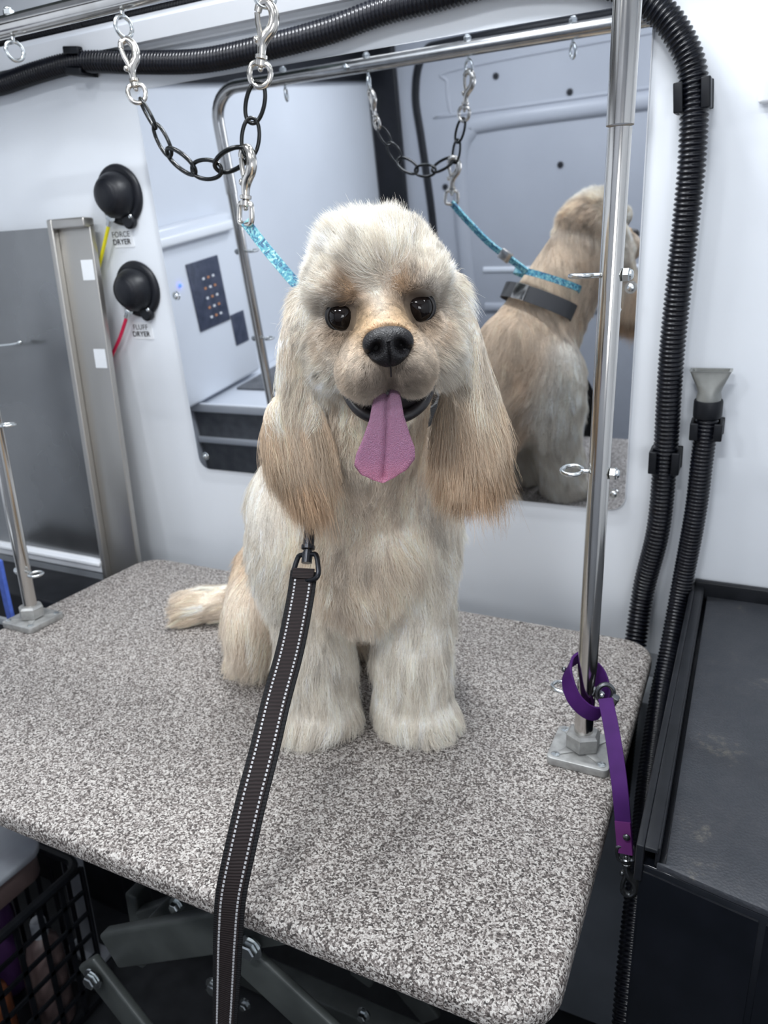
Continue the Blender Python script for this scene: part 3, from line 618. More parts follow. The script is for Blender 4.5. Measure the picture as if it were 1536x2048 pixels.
# under the left end: dark tub base, basket with bottles, pale tub, blue towel
tbz = thing('tub_base', (-1.2, .86, FLOOR), 'black tub base under the splash panel left of the table', 'tub base')
g = G(); box(g, (XL+.003, .84, FLOOR), (-1.035, .958, -.05), .006); obj('body', g, M['black'], tbz)
g = G(); box(g, (XL+.003, .834, -.12), (-1.035, .841, -.105), .002); obj('seam_strip', g, M['dark_grey'], tbz)
lg = thing('support_leg', (-.97, .93, FLOOR), 'pale grey metal leg standing on the dark floor under the left end of the table', 'leg')
g = G(); q = at_y(140, 1690, .74); box(g, (q[0]-.030, .735, FLOOR), (q[0]+.022, .745, -.30), .002); obj('post', g, M['grey_plastic'], lg); g = G(); box(g, (q[0]-.05, .72, FLOOR), (q[0]+.04, .76, FLOOR+.01), .002); obj('foot', g, M['grey_plastic'], lg)
bk_ = thing('laundry_basket', (-1.02, .56, FLOOR), 'black lattice basket of bottles on the dark floor under the left end of the table', 'basket')
bx0, bx1, by0, by1, bz1 = -1.25, -.93, .46, .68, -.43
g = G()
for k in range(9):
    x = bx0+(bx1-bx0)*k/8; box(g, (x-.004, by0, FLOOR+.02), (x+.004, by0+.004, bz1-.02), 0); box(g, (x-.004, by1-.004, FLOOR+.02), (x+.004, by1, bz1-.02), 0)
for k in range(7):
    z = FLOOR+.02+(bz1-.04-FLOOR)*k/6; box(g, (bx0, by0, z-.004), (bx1, by0+.004, z+.004), 0); box(g, (bx1-.004, by0, z-.004), (bx1, by1, z+.004), 0); box(g, (bx0, by0, z-.004), (bx0+.004, by1, z+.004), 0)
for k in range(6):
    y = by0+(by1-by0)*k/5; box(g, (bx1-.004, y-.004, FLOOR+.02), (bx1, y+.004, bz1-.02), 0); box(g, (bx0, y-.004, FLOOR+.02), (bx0+.004, y+.004, bz1-.02), 0)
obj('lattice', g, M['black'], bk_, smooth=False)
g = G(); tube(g, np.array([(x, y, bz1-.012) for x, y in round_rect(bx0, bx1, by0, by1, .03, 5)]), .008, 8, closed=True); obj('rim', g, M['black'], bk_)
g = G(); box(g, (bx0+.004, by0+.004, FLOOR+.001), (bx1-.004, by1-.004, FLOOR+.018), .003); obj('base', g, M['black'], bk_)
for k, (x, y, h, mm, cn_) in enumerate(((-1.16, .52, .22, 'purple_bottle', 'purple'), (-1.08, .53, .20, 'blue_bottle', 'blue-grey'), (-.99, .52, .19, 'orange_bottle', 'orange'), (-.97, .61, .22, 'pink', 'dull pink'), (-1.10, .62, .24, 'purple_bottle', 'violet'))):
    bt = thing('bottle', (x, y, FLOOR+.019), '%s plastic bottle %s the black basket under the table' % (cn_, ('at the left front of', 'between two others in', 'at the front right corner of', 'at the back right corner of', 'at the back of')[k]), 'bottle', 'bottles in the basket')
    g = G(); lathe(g, [(.026, 0), (.029, .006), (.029, h*.68), (.024, h*.80), (.012, h*.86)], (x, y, FLOOR+.019), (0, 0, 1), 20); obj('body', g, M[mm], bt)
    g = G(); lathe(g, [(.013, h*.86), (.013, h*.98), (.011, h)], (x, y, FLOOR+.019), (0, 0, 1), 16); obj('cap', g, M['grey_plastic'], bt)
pt = thing('plastic_tub', (-1.02, .57, -.425), 'pale grey and pink plastic tub resting on the black basket at lower left', 'tub')
q = at_y(4, 1748, .57); q[2] = -.43
g = G(); prism(g, round_rect(q[0]-.12, q[0]+.010, .52, .64, .03), -.430, -.385, .004, 2); obj('body', g, M['pink'], pt)
g = G(); prism(g, round_rect(q[0]-.126, q[0]+.016, .514, .646, .035), -.386, -.374, .004, 3); obj('lid', g, M['grey_plastic'], pt)
g = G(); W_ = np.tile([1, .1, 0], (len(TOWEL), 1))

# ------------------------------------------------------------------ purple strap looped on the right post
ps = thing('purple_strap', (XB, YP, .03), 'purple rubber tether looped round the base of the right chrome post', 'strap')
def ribbon(g, P, W, w_, t, m=0, round_=True):
    """P path, W width directions, w_ width, t thickness"""
    P = np.asarray(P, float); T = np.gradient(P, axis=0); T /= np.linalg.norm(T, axis=1)[:, None]; W = np.asarray(W, float); W = W-T*(W*T).sum(1)[:, None]; W /= np.linalg.norm(W, axis=1)[:, None]; N = np.cross(T, W)
    w_ = np.broadcast_to(w_, (len(P),)); prof = [(-.5, -.25), (-.48, -.5), (.48, -.5), (.5, -.25), (.5, .25), (.48, .5), (-.48, .5), (-.5, .25)]; k = 8
    v = [P[i]+W[i]*w_[i]*a+N[i]*t*b for i in range(len(P)) for a, b in prof]
    f = [(i*k+j, i*k+(j+1) % k, (i+1)*k+(j+1) % k, (i+1)*k+j) for i in range(len(P)-1) for j in range(k)]+[tuple(range(k-1, -1, -1)), tuple(range((len(P)-1)*k, len(P)*k))]
    return g.add(v, f, m)
pts = [(-.012, .014, .106), (-.018, .002, .102), (-.0175, -.010, .092), (-.009, -.018, .076), (.005, -.0185, .064), (.0165, -.010, .060), (.019, .004, .070), (.010, .016, .088), (-.006, .017, .102)]
g = G(); P = smooth_path([(XB+a, YP+b, c+.002) for a, b, c in pts], 8); ribbon(g, P, np.tile([.35, .1, 1.], (len(P), 1)), .0165, .0028); obj('loop', g, M['purple'], ps)
tail = smooth_path([at_y(1211, 1398, .676), at_y(1225, 1470, .640), at_y(1238, 1560, .602), at_y(1246, 1640, .586), at_y(1251, 1703, .580)], 8)
g = G(); ribbon(g, tail, np.tile([1, -.1, .05], (len(tail), 1)), .0145, .0026); obj('tail', g, M['purple'], ps)
e_ = tail[-9:]+np.array([0, -.0028, 0]); g = G(); ribbon(g, e_, np.tile([1, -.1, .05], (9, 1)), .0140, .0024); obj('folded_end', g, M['purple2'], ps)
g = G(); sphere(g, at_y(1253, 1675, .5755), (.0034, .002, .0034)); obj('rivet', g, M['gunmetal'], ps)
snap(ps, at_y(1257, 1790, .577), at_y(1251, 1692, .580), (1, .2, 0), 'snap_hook', True, M['gunmetal'])
g = G(); c = np.array([XB+.020, YP-.004, .082]); tube(g, np.array([c+.0095*(cos(t)*np.array([.8, .3, -.2])+sin(t)*np.array([.1, .2, 1.])) for t in np.linspace(0, 2*pi, 24, endpoint=False)]), .0026, 10, closed=True); box(g, c+np.array([.004, -.006, -.016]), c+np.array([.012, .002, .002]), .0015, rot_to((0, 0, 1), (.4, -.2, 1))); obj('buckle', g, M['gunmetal'], ps)
g = G(); sphere(g, (XB-.024, YP+.002, .0965), (.003, .003, .003)); obj('rivet', g, M['gunmetal'], ps)
g = G(); ribbon(g, np.array(TOWEL), np.tile([1, -.35, 0.], (len(TOWEL), 1)), .030, .006); tag(obj('towel', g, M['blue']), 'strip of blue towel hanging at the left edge behind the chrome post', 'towel')

# ------------------------------------------------------------------ the dog
O_ = np.array([-.33, .60, 0]); L_s = np.array([.9075, .42, 0]); F_d = np.array([.42, -.9075, 0]); Z_ = np.array([0, 0, 1.])
def W(p): p = np.asarray(p, float); return O_ + p[..., 0:1]*L_s + p[..., 1:2]*F_d + p[..., 2:3]*Z_      # body frame (s, f, z)
HR = radians(4.3); HP_ = radians(-4.); HY = radians(2.2)
L_h = cos(HY)*L_s - sin(HY)*F_d; F_h = cos(HY)*F_d + sin(HY)*L_s
hx = cos(HR)*L_h + sin(HR)*Z_; hz0 = -sin(HR)*L_h + cos(HR)*Z_
hy = cos(HP_)*F_h + sin(HP_)*hz0; hz = -sin(HP_)*F_h + cos(HP_)*hz0
HC = W([.0335, .050, .478])
def H(p): p = np.asarray(p, float); return HC + p[..., 0:1]*hx + p[..., 1:2]*hy + p[..., 2:3]*hz
HB = np.stack([hx, hy, hz], 1); BB = np.stack([L_s, F_d, Z_], 1)
def eul(rx=0, ry=0, rz=0): return np.array(Matrix.Rotation(rz, 3, 'Z') @ Matrix.Rotation(ry, 3, 'Y') @ Matrix.Rotation(rx, 3, 'X'))
PR = []     # body primitives: (kind, data, blend, fur spec)
CREAM = (.865, .76, .635); WHITE = (.89, .83, .735); TAN = (.56, .38, .23); BACK = (.74, .59, .44); LTAN = (.74, .58, .42)
def E_(c, r, fur, k=.015, frame='b', e=(0, 0, 0), part='body'):
    B = (BB if frame == 'b' else HB) @ eul(*e); C_ = W(c) if frame == 'b' else H(c); PR.append(('e', (C_, B, np.array(r)), k, fur, part, frame))
def C_(a, b, ra, rb, fur, k=.02, frame='b', part='body'):
    f = W if frame == 'b' else H; PR.append(('c', (f(a), f(b), ra, rb), k, fur, part, frame))
def fs(L, flow, lift, col_, droop=.3, spread=.15): return dict(L=L, flow=np.array(flow, float), lift=lift, col=np.array(col_), droop=droop, spread=spread)
# fur flow vectors are given in the frame of their primitive
E_((0, -.090, .250), (.088, .078, .115), fs(.040, (0, .15, -1), .28, CREAM, .5, .25), .03)
E_((.066, -.100, .225), (.044, .066, .092), fs(.040, (.12, .0, -1), .28, WHITE, .5), .03)
E_((-.076, -.100, .225), (.048, .066, .092), fs(.040, (-.12, .0, -1), .28, WHITE, .5), .03)
E_((0, -.030, .230), (.054, .034, .070), fs(.042, (.0, .22, -1), .30, CREAM, .5, .3), .02)
C_((0, -.13, .27), (-.050, -.22, .15), .082, .094, fs(.036, (-.1, -.6, -.8), .25, BACK, .5), .03)
C_((0, -.145, .32), (-.050, -.250, .17), .048, .062, fs(.026, (-.1, -.6, -.8), .25, BACK, .5), .03)
E_((-.085, -.255, .100), (.100, .095, .088), fs(.036, (-.2, -.4, -.8), .3, BACK, .5), .03)
E_((-.145, -.205, .075), (.042, .070, .062), fs(.048, (-.25, .1, -1), .26, CREAM, .6), .02)
C_((-.168, -.235, .020), (-.172, -.190, .017), .020, .018, fs(.026, (-.3, .5, -.8), .3, CREAM, .6), .01)
E_((.000, -.245, .070), (.045, .070, .060), fs(.034, (.3, .0, -1), .25, CREAM, .6), .02)
C_((.028, -.25, .02), (.035, -.19, .02), .020, .018, fs(.02, (.3, .5, -.8), .3, CREAM, .6), .01)
for s, cx in ((-1, -.053), (1, .055)):
    C_((cx*1.05, -.090, .20), (cx*1.02, -.072, .085), .047, .040, fs(.044, (.08*s, .05, -1), .36, WHITE, .45, .25), .012)
    C_((cx*1.02, -.072, .090), (cx*1.0, -.066, .034), .040, .042, fs(.042, (.15*s, .12, -1), .55, WHITE, .45, .3), .01)
    E_((cx*1.02+(.005 if s > 0 else 0), -.058, .020), (.044, .041, .021), fs(.029, (.35*s, .45, -.75), .58, WHITE, .35, .3), .014)
C_((-.10, -.325, .050), (-.215, -.340, .032), .026, .022, fs(.036, (-1, .0, -.15), .30, CREAM, .3), .015)
C_((-.215, -.340, .032), (-.305, -.336, .028), .023, .022, fs(.042, (-1, .25, -.02), .36, CREAM, .2, .3), .01, part='tail')
C_((-.305, -.336, .028), (-.350, -.320, .024), .022, .012, fs(.022, (-.3, .95, -.15), .35, LTAN, .2, .3), .01, part='tail')
C_((.030, .010, .445), (.004, -.080, .33), .054, .068, fs(.026, (0, -.2, -1), .28, BACK, .4), .02)
C_((.030, .032, .415), (.004, -.035, .31), .042, .056, fs(.030, (0, .15, -1), .25, CREAM, .4, .25), .02)
hf = lambda L, fl, li, c, d=.1, s=.15: fs(L, fl, li, c, d, s)
E_((0, -.008, .010), (.054, .060, .046), hf(.025, (0, -.8, -.15), .80, WHITE, .1, .3), .012, 'h', part='head')
E_((0, .018, .032), (.038, .036, .024), hf(.028, (0, -.45, .8), 1.1, WHITE, .05, .35), .012, 'h', part='head')
E_((-.031, .024, .017), (.023, .032, .020), hf(.012, (-.6, -.5, .35), .6, WHITE, .1, .25), .008, 'h', part='head')
E_((.031, .024, .017), (.023, .032, .020), hf(.012, (.6, -.5, .35), .6, WHITE, .1, .25), .008, 'h', part='head')
E_((-.038, .018, -.032), (.023, .034, .032), hf(.018, (-.6, -.5, -.7), .50, WHITE, .3), .012, 'h', part='head')
E_((.038, .018, -.032), (.023, .034, .032), hf(.018, (.6, -.5, -.7), .50, WHITE, .3), .012, 'h', part='head')
C_((0, .040, -.016), (0, .096, -.020), .026, .0165, hf(.008, (0, -1, .25), .5, LTAN, 0), .012, 'h', part='muz')
E_((-.0165, .080, -.037), (.0180, .034, .0230), hf(.011, (-.55, -.5, -.75), .55, CREAM, .2), .010, 'h', part='muz')
E_((.0165, .080, -.037), (.0180, .034, .0230), hf(.011, (.55, -.5, -.75), .55, CREAM, .2), .010, 'h', part='muz')
C_((0, .015, -.066), (0, .056, -.074), .027, .018, hf(.010, (0, -.4, -1), .4, CREAM, .2), .010, 'h', part='head')
for s in (-1, 1):   # ears: flat leathers hanging beside the cheeks
    ef = fs(.066, (.05*s, .05, -1), .12, LTAN, .3, .12); ef2 = fs(.066, (.05*s, .05, -1), .12, CREAM, .3, .12); sx = 1 if s < 0 else .93
    E_((.060*s, -.012, .000), (.012, .020, .016), hf(.020, (.55*s, -.1, -.9), .35, WHITE, .5), .010, 'h', part='head')
    E_(((.073 if s < 0 else .066)*s, .002, -.046), (.017, .015, .050), ef2, .008, 'h', (0, -.20*s, -.35*s), 'ear')
    E_(((.083 if s < 0 else .069)*s, .006, -.099), (.028, .0125, .032), ef, .008, 'h', (0, -.10*s, -.3*s), 'ear')
N_PR = len(PR)
def prim_d(P, p):
    kind, d = p[0], p[1]
    if kind == 'e':
        q = (P-d[0]) @ d[1]; k0 = np.sqrt(((q/d[2])**2).sum(-1))+1e-9; k1 = np.sqrt(((q/d[2]**2)**2).sum(-1))+1e-9; return k0*(k0-1)/k1
    a, b, ra, rb = d; ba = b-a; h = np.clip(((P-a)@ba)/(ba@ba), 0, 1); return np.sqrt(((P-a-h[..., None]*ba)**2).sum(-1))-(ra+(rb-ra)*h)
def sdf(P, idx=None):
    r = None
    for p in PR:
        d = prim_d(P, p); k = p[2]
        if r is None: r = d; continue
        h = np.clip(.5+.5*(r-d)/k, 0, 1); r = r*(1-h)+d*h-k*h*(1-h)
    return r
def grad(P, e=.0012):
    g = np.stack([sdf(P+np.eye(3)[i]*e)-sdf(P-np.eye(3)[i]*e) for i in range(3)], -1); return g/(np.linalg.norm(g, axis=-1)[:, None]+1e-12)
def surface_nets(lo, hi, h):
    n = np.ceil((hi-lo)/h).astype(int)+1; ax = [lo[i]+h*np.arange(n[i]) for i in range(3)]; D = np.empty(n, np.float32)
    for i in range(0, n[0], 8):
        X = np.stack(np.meshgrid(ax[0][i:i+8], ax[1], ax[2], indexing='ij'), -1); D[i:i+8] = sdf(X)
    S = D < 0; c = sum(S[i:n[0]-1+i, j:n[1]-1+j, k:n[2]-1+k].astype(int) for i in (0, 1) for j in (0, 1) for k in (0, 1))
    act = (c > 0) & (c < 8); ids = -np.ones(act.shape, int); ids[act] = np.arange(act.sum()); V = lo+h*(np.argwhere(act)+.5); Fc = []
    for a in range(3):
        b, d = (a+1) % 3, (a+2) % 3; s0 = [slice(None)]*3; s1 = [slice(None)]*3; s0[a] = slice(0, -1); s1[a] = slice(1, None)
        e = S[tuple(s0)] != S[tuple(s1)]; idx = np.argwhere(e); ok = (idx[:, b] > 0) & (idx[:, d] > 0) & (idx[:, b] < n[b]-1) & (idx[:, d] < n[d]-1); idx = idx[ok]
        inside = S[tuple(idx.T)]; q = []
        for (db, dd) in ((1, 1), (0, 1), (0, 0), (1, 0)):
            j = idx.copy(); j[:, b] -= db; j[:, d] -= dd; q.append(ids[tuple(j.T)])
        q = np.stack(q, 1); q[~inside] = q[~inside][:, ::-1]; Fc.append(q)
    return V, np.concatenate(Fc)
V, Fq = surface_nets(np.array([-.72, .42, -.005]), np.array([-.16, .99, .56]), .0042)
for _ in range(4):
    d = sdf(V); V = V-grad(V)*np.clip(d, -.004, .004)[:, None]
V[:, 2] = np.maximum(V[:, 2], .0006)
dog_org = np.array([-.33, .60, 0.])
me = bpy.data.meshes.new('dog'); me.from_pydata((V-dog_org).tolist(), [], Fq.tolist()); me.polygons.foreach_set('use_smooth', [True]*len(me.polygons)); me.update()
dog = bpy.data.objects.new('dog', me); dog.location = dog_org; col.objects.link(dog)
tag(dog, 'cream and tan cocker spaniel sitting on the speckled grooming table, mouth open with tongue out', 'dog')

# coat colour: the dog's own markings, by place on the body
HCi = HB
def head_xyz(P): return (P-HC) @ HB
def body_xyz(P): return np.stack([(P-O_)@L_s, (P-O_)@F_d, P[:, 2]], 1)
def bump_(q, c, r): return np.exp(-(((q-np.array(c))/np.array(r))**2).sum(-1))
def mixc(c, t, a): return c*(1-a[:, None])+np.array(t)*a[:, None]
def snoise(P, f, seed=0):
    r = np.random.default_rng(seed); o = 0
    for k in range(5): v = r.normal(size=3)*f; o = o+np.sin(P@v+r.uniform(0, 6.28))
    return o/2.5
def markings(P, C0, near_head, part_ear):
    q = head_xyz(P); b = body_xyz(P); C = C0.copy()
    n = snoise(P, 60, 3)*.5+.5
    h = near_head
    for s in (-1, 1):
        C = mixc(C, (.48, .30, .16), h*np.clip(1.25*bump_(q, (.019*s, .075, .012), (.012, .045, .011)), 0, .9))      # tan brows
        C = mixc(C, (.52, .37, .24), h*np.clip(.95*bump_(q, (.036*s, .06, -.014), (.016, .03, .016)), 0, .75))
        C = mixc(C, (.09, .065, .05), h*np.clip(1.9*bump_(q, (.0275*s, .068, -.003), (.0160, .035, .0150)), 0, .93))    # dark eye rims
        C = mixc(C, (.50, .39, .28), h*.6*bump_(q, (.024*s, .10, -.046), (.014, .05, .014)))
    C = mixc(C, (.60, .43, .26), h*np.clip(1.3*bump_(q, (0, .085, -.010), (.021, .04, .010)), 0, .85))
    C = mixc(C, WHITE, h*np.clip(1.2*bump_(q, (0, .075, .020), (.006, .04, .022)), 0, .9))
    C = mixc(C, (.16, .125, .10), h*np.clip(1.6*bump_(q, (.001, .120, -.040), (.022, .04, .012)), 0, .85))
    C = mixc(C, (.012, .011, .012), h*((((q[:, 0]-.002)/.0164)**2+((q[:, 2]+.0185)/.0114)**2 < 1) & (q[:, 1] > .09)))
    # back of the skull and neck run tan
    C = mixc(C, BACK, h*np.clip((-q[:, 1]-.0)/.05, 0, 1)*.75)
    low = np.clip((-.075-q[:, 2])/.07, 0, 1)*part_ear
    C = mixc(C, (.47, .31, .19), low*.92)
    return C*(.93+.12*n[:, None])

TRI = {}
def tri_sample(V, Fq, n, dens, parts):
    if not TRI:
        T = np.concatenate([Fq[:, [0, 1, 2]], Fq[:, [0, 2, 3]]]); TRI['T'] = T; ctr = V[T].mean(1); TRI['p'] = part_of[nearest_part(ctr).argmin(1)]
    T = TRI['T'][np.isin(TRI['p'], [PARTS.index(p) for p in parts])]; a, b, c = V[T[:, 0]], V[T[:, 1]], V[T[:, 2]]
    ar = np.linalg.norm(np.cross(b-a, c-a), axis=1)/2; ctr = (a+b+c)/3; wgt = ar*dens(ctr); p = wgt/wgt.sum(); i = rng.choice(len(T), n, p=p)
    u, v = rng.random(n), rng.random(n); s = u+v > 1; u[s], v[s] = 1-u[s], 1-v[s]
    return a[i]+(b[i]-a[i])*u[:, None]+(c[i]-a[i])*v[:, None]
def nearest_part(P):
    d = np.stack([prim_d(P, p) for p in PR], 1); return d
PARTS = ('body', 'head', 'muz', 'ear', 'tail'); part_of = np.array([PARTS.index(p[4]) for p in PR])
def hair_mat(name, rough=.42):
    m = bpy.data.materials.new(name); m.use_nodes = True; nt = m.node_tree; nt.nodes.clear()
    at = nt.nodes.new('ShaderNodeAttribute'); at.attribute_name = 'coat_colour'
    out = nt.nodes.new('ShaderNodeOutputMaterial'); pb = nt.nodes.new('ShaderNodeBsdfPrincipled'); pb.inputs['Roughness'].default_value = rough; pb.inputs['Specular IOR Level'].default_value = .25
    df = nt.nodes.new('ShaderNodeBsdfTranslucent'); mx = nt.nodes.new('ShaderNodeMixShader'); mx.inputs[0].default_value = .22
    nt.links.new(at.outputs['Color'], pb.inputs['Base Color']); nt.links.new(at.outputs['Color'], df.inputs['Color'])
    nt.links.new(pb.outputs[0], mx.inputs[1]); nt.links.new(df.outputs[0], mx.inputs[2]); nt.links.new(mx.outputs[0], out.inputs[0]); return m
M['coat'] = hair_mat('coat')
def grow(name, n, parts, dens, K, rad, clump, cl_str, Lmul=1., label=None, wav=.0015):
    P = tri_sample(V, Fq, n, dens, parts); D = nearest_part(P); pi_ = part_of[D.argmin(1)]
    qq = (head_xyz(P)-0); ek = np.ones(len(P), bool)
    for s in (-1, 1): ek &= (((qq[:, 0]-.0295*s)/.0125)**2+((qq[:, 2]+.0022)/.0132)**2 > 1) | (qq[:, 1] < .02)
    ek &= ~((((qq[:, 0]-.002)/.0165)**2+((qq[:, 2]+.0185)/.0115)**2 < 1) & (qq[:, 1] > .08))
    keep = np.isin(pi_, [PARTS.index(p) for p in parts]) & ek; P = P[keep]; D = D[keep]; n = len(P); N = grad(P)
    Wt = np.exp(-np.maximum(D, 0)/.006); Wt /= Wt.sum(1)[:, None]
    fl = np.array([(BB if p[5] == 'b' else HB)@p[3]['flow'] for p in PR]); Ls = np.array([p[3]['L'] for p in PR]); li = np.array([p[3]['lift'] for p in PR])
    co = np.array([p[3]['col'] for p in PR]); dr_ = np.array([p[3]['droop'] for p in PR]); sp = np.array([p[3]['spread'] for p in PR])
    flow = Wt@fl; L = Wt@Ls; lift = Wt@li; C0 = Wt@co; droop = Wt@dr_; spread = Wt@sp
    q = head_xyz(P)
    # the crown parts and stands up; flow fans out from the parting above the eyes
    nh = np.clip(1-(np.abs(q)/np.array([.075, .15, .085])).max(1), 0, 1); nh = np.clip(nh*8, 0, 1)
    isn = np.isin(part_of[D.argmin(1)], [1, 2]).astype(float)
    fan = np.stack([q[:, 0]*12, -.35+0*q[:, 0], .7+0*q[:, 0]], 1)@HB.T; up = (np.clip((q[:, 2]+.002)/.05, 0, 1)*np.clip((q[:, 1]+.05)/.06, 0, 1)*isn)[:, None]; L = L*(1-.5*isn*np.clip((-q[:, 1]+.03)/.09, 0, 1))
    flow = flow*(1-up)+fan*up
    eye = sum(np.exp(-(((q-np.array([.031*s, .072, -.006]))/np.array([.015, .03, .013]))**2).sum(1)) for s in (-1, 1))*isn
    L = L*(1-.86*np.clip(eye*1.8, 0, 1)); lift = lift*(1-.5*np.clip(eye, 0, 1))
    away = np.stack([q[:, 0]-np.sign(q[:, 0])*.031, 0*q[:, 0], q[:, 2]+.006], 1); away /= np.linalg.norm(away, axis=1)[:, None]+1e-6
    flow = flow+(away@HB.T)*(1.6*np.clip(eye*1.5, 0, 1))[:, None]
    nose = np.exp(-(((q-np.array([0, .118, -.02]))/np.array([.022, .02, .018]))**2).sum(1)); L = L*(1-.7*np.clip(nose, 0, 1))
    part_ear = (part_of[D.argmin(1)] == 3).astype(float)
    if 'ear' in parts: L = L*np.clip(.45+(-q[:, 2])/.09*.75, .4, 1.15)
    C = markings(P, C0, np.maximum(nh*isn, isn), part_ear)
    frz = np.where(isn > 0, .22, .13)[:, None]; fl_ = flow+.28*np.stack([snoise(P, 45, s) for s in (11, 12, 13)], 1)+rng.normal(size=P.shape)*frz
    fl_ /= np.linalg.norm(fl_, axis=1)[:, None]; ft = fl_-N*(fl_*N).sum(1)[:, None]; ft /= np.linalg.norm(ft, axis=1)[:, None]+1e-6
    dir_ = ft+N*lift[:, None]; dir_ /= np.linalg.norm(dir_, axis=1)[:, None]
    L = L*Lmul*rng.triangular(.45, .95, 1.25, n)*np.where(rng.random(n) < .010, 1.4, 1.)*(1+.12*snoise(P, 120, 21)); st = (L/(K-1))[:, None]
    X = np.empty((n, K, 3)); X[:, 0] = P-N*.001; cur = dir_
    for k in range(1, K):
        a = k/(K-1); tgt = fl_+np.array([0, 0, -.55])*droop[:, None]; cur = cur*(1-.16-.22*droop[:, None]*a)+tgt*(.16+.22*droop[:, None]*a); cur /= np.linalg.norm(cur, axis=1)[:, None]
        X[:, k] = X[:, k-1]+cur*st
    # locks: strands of a neighbourhood gather towards their common tip
    for cs, strg in ((clump, cl_str), (clump*2.6, cl_str*.45)):
        Pw = P+np.stack([snoise(P, 90, s) for s in (31, 32, 33)], 1)*cs*.6; key = np.floor(Pw/cs).astype(np.int64); key = (key*np.array([73856093, 19349663, 83492791])).sum(1)
        _, inv = np.unique(key, return_inverse=True); inv = inv.ravel(); cnt = np.bincount(inv)
        jit = rng.normal(size=(len(cnt), 3))*.13
        for k in range(1, K):
            mean = np.stack([np.bincount(inv, X[:, k, c])/cnt for c in range(3)], 1)+jit*(k/(K-1))**1.5*(np.bincount(inv, L)/cnt)[:, None]
            a = strg*(k/(K-1))**1.3; X[:, k] = X[:, k]*(1-a)+mean[inv]*a
        tint = 1+rng.normal(size=len(cnt))*(.16 if 'ear' in parts or 'tail' in parts else (.14 if 'head' in parts else .10)); C = C*tint[inv][:, None]
    ph = rng.uniform(0, 6.28, (n, 1)); 
    for k in range(1, K): X[:, k] += (rng.normal(size=(n, 3))*.25+np.sin(ph+k*1.1)*.6*np.cross(N, fl_))*wav*(k/(K-1))
    for k in range(1, K):     # keep off the skin and the table
        Y = X[:, k]; d = sdf(Y); m_ = d < .0012
        if m_.any(): Y[m_] += grad(Y[m_])*(.0015-d[m_])[:, None]
        Y[:, 2] = np.maximum(Y[:, 2], .0012+.001*rng.random(n))
    C = np.clip(C*rng.uniform(.80, 1.14, (n, 1)), 0, .93)
    hc = bpy.data.hair_curves.new(name); hc.add_curves([K]*n)
    root = X[:, 0].mean(0)
    hc.attributes['position'].data.foreach_set('vector', (X-root).reshape(-1).astype(np.float32))
    ra = hc.attributes.get('radius') or hc.attributes.new('radius', 'FLOAT', 'POINT')
    taper = np.interp(np.linspace(0, 1, K), [0, .5, 1], [1, .85, .22]); ra.data.foreach_set('value', (rng.uniform(.7, 1.25, (n, 1))*taper[None]*rad).reshape(-1).astype(np.float32))
    ca = hc.attributes.new('coat_colour', 'FLOAT_COLOR', 'CURVE'); ca.data.foreach_set('color', np.concatenate([C, np.ones((n, 1))], 1).reshape(-1).astype(np.float32))
    hc.materials.append(M['coat']); o = bpy.data.objects.new(name, hc); col.objects.link(o); o.parent = dog; o.location = root-dog_org
    if label: o['label'] = label
    return o
one = lambda c: np.ones(len(c))
front_ = lambda c: 1+1.2*((body_xyz(c)[:, 1] > -.12).astype(float))
FQ = 1.
grow('body_coat', int(130000*FQ), ('body',), front_, 9, .00016, .0085, .50, wav=.0028)
grow('head_coat', int(80000*FQ), ('head',), lambda c: 1+1.*(head_xyz(c)[:, 1] > 0), 7, .00012, .0042, .34, wav=.0012)
grow('muzzle_coat', int(52000*FQ), ('muz',), one, 6, .00010, .003, .38, wav=.0011)
grow('ear_hair', int(46000*FQ), ('ear',), one, 10, .00014, .005, .38, label='long tan and cream ear feathering', wav=.002)
grow('tail_hair', int(12000*FQ), ('tail',), one, 9, .00015, .016, .62, wav=.002)
# skin takes the coat colour of its place
ca = me.attributes.new('coat_colour', 'FLOAT_COLOR', 'POINT'); D = nearest_part(V); Wt = np.exp(-np.maximum(D, 0)/.006); Wt /= Wt.sum(1)[:, None]
pn = part_of[D.argmin(1)]; Cs = markings(V, Wt@np.array([p[3]['col'] for p in PR]), np.isin(pn, [1, 2]).astype(float), (pn == 3).astype(float))*.8
ca.data.foreach_set('color', np.concatenate([Cs, np.ones((len(V), 1))], 1).reshape(-1).astype(np.float32)); me.materials.append(hair_mat('skin', .7))

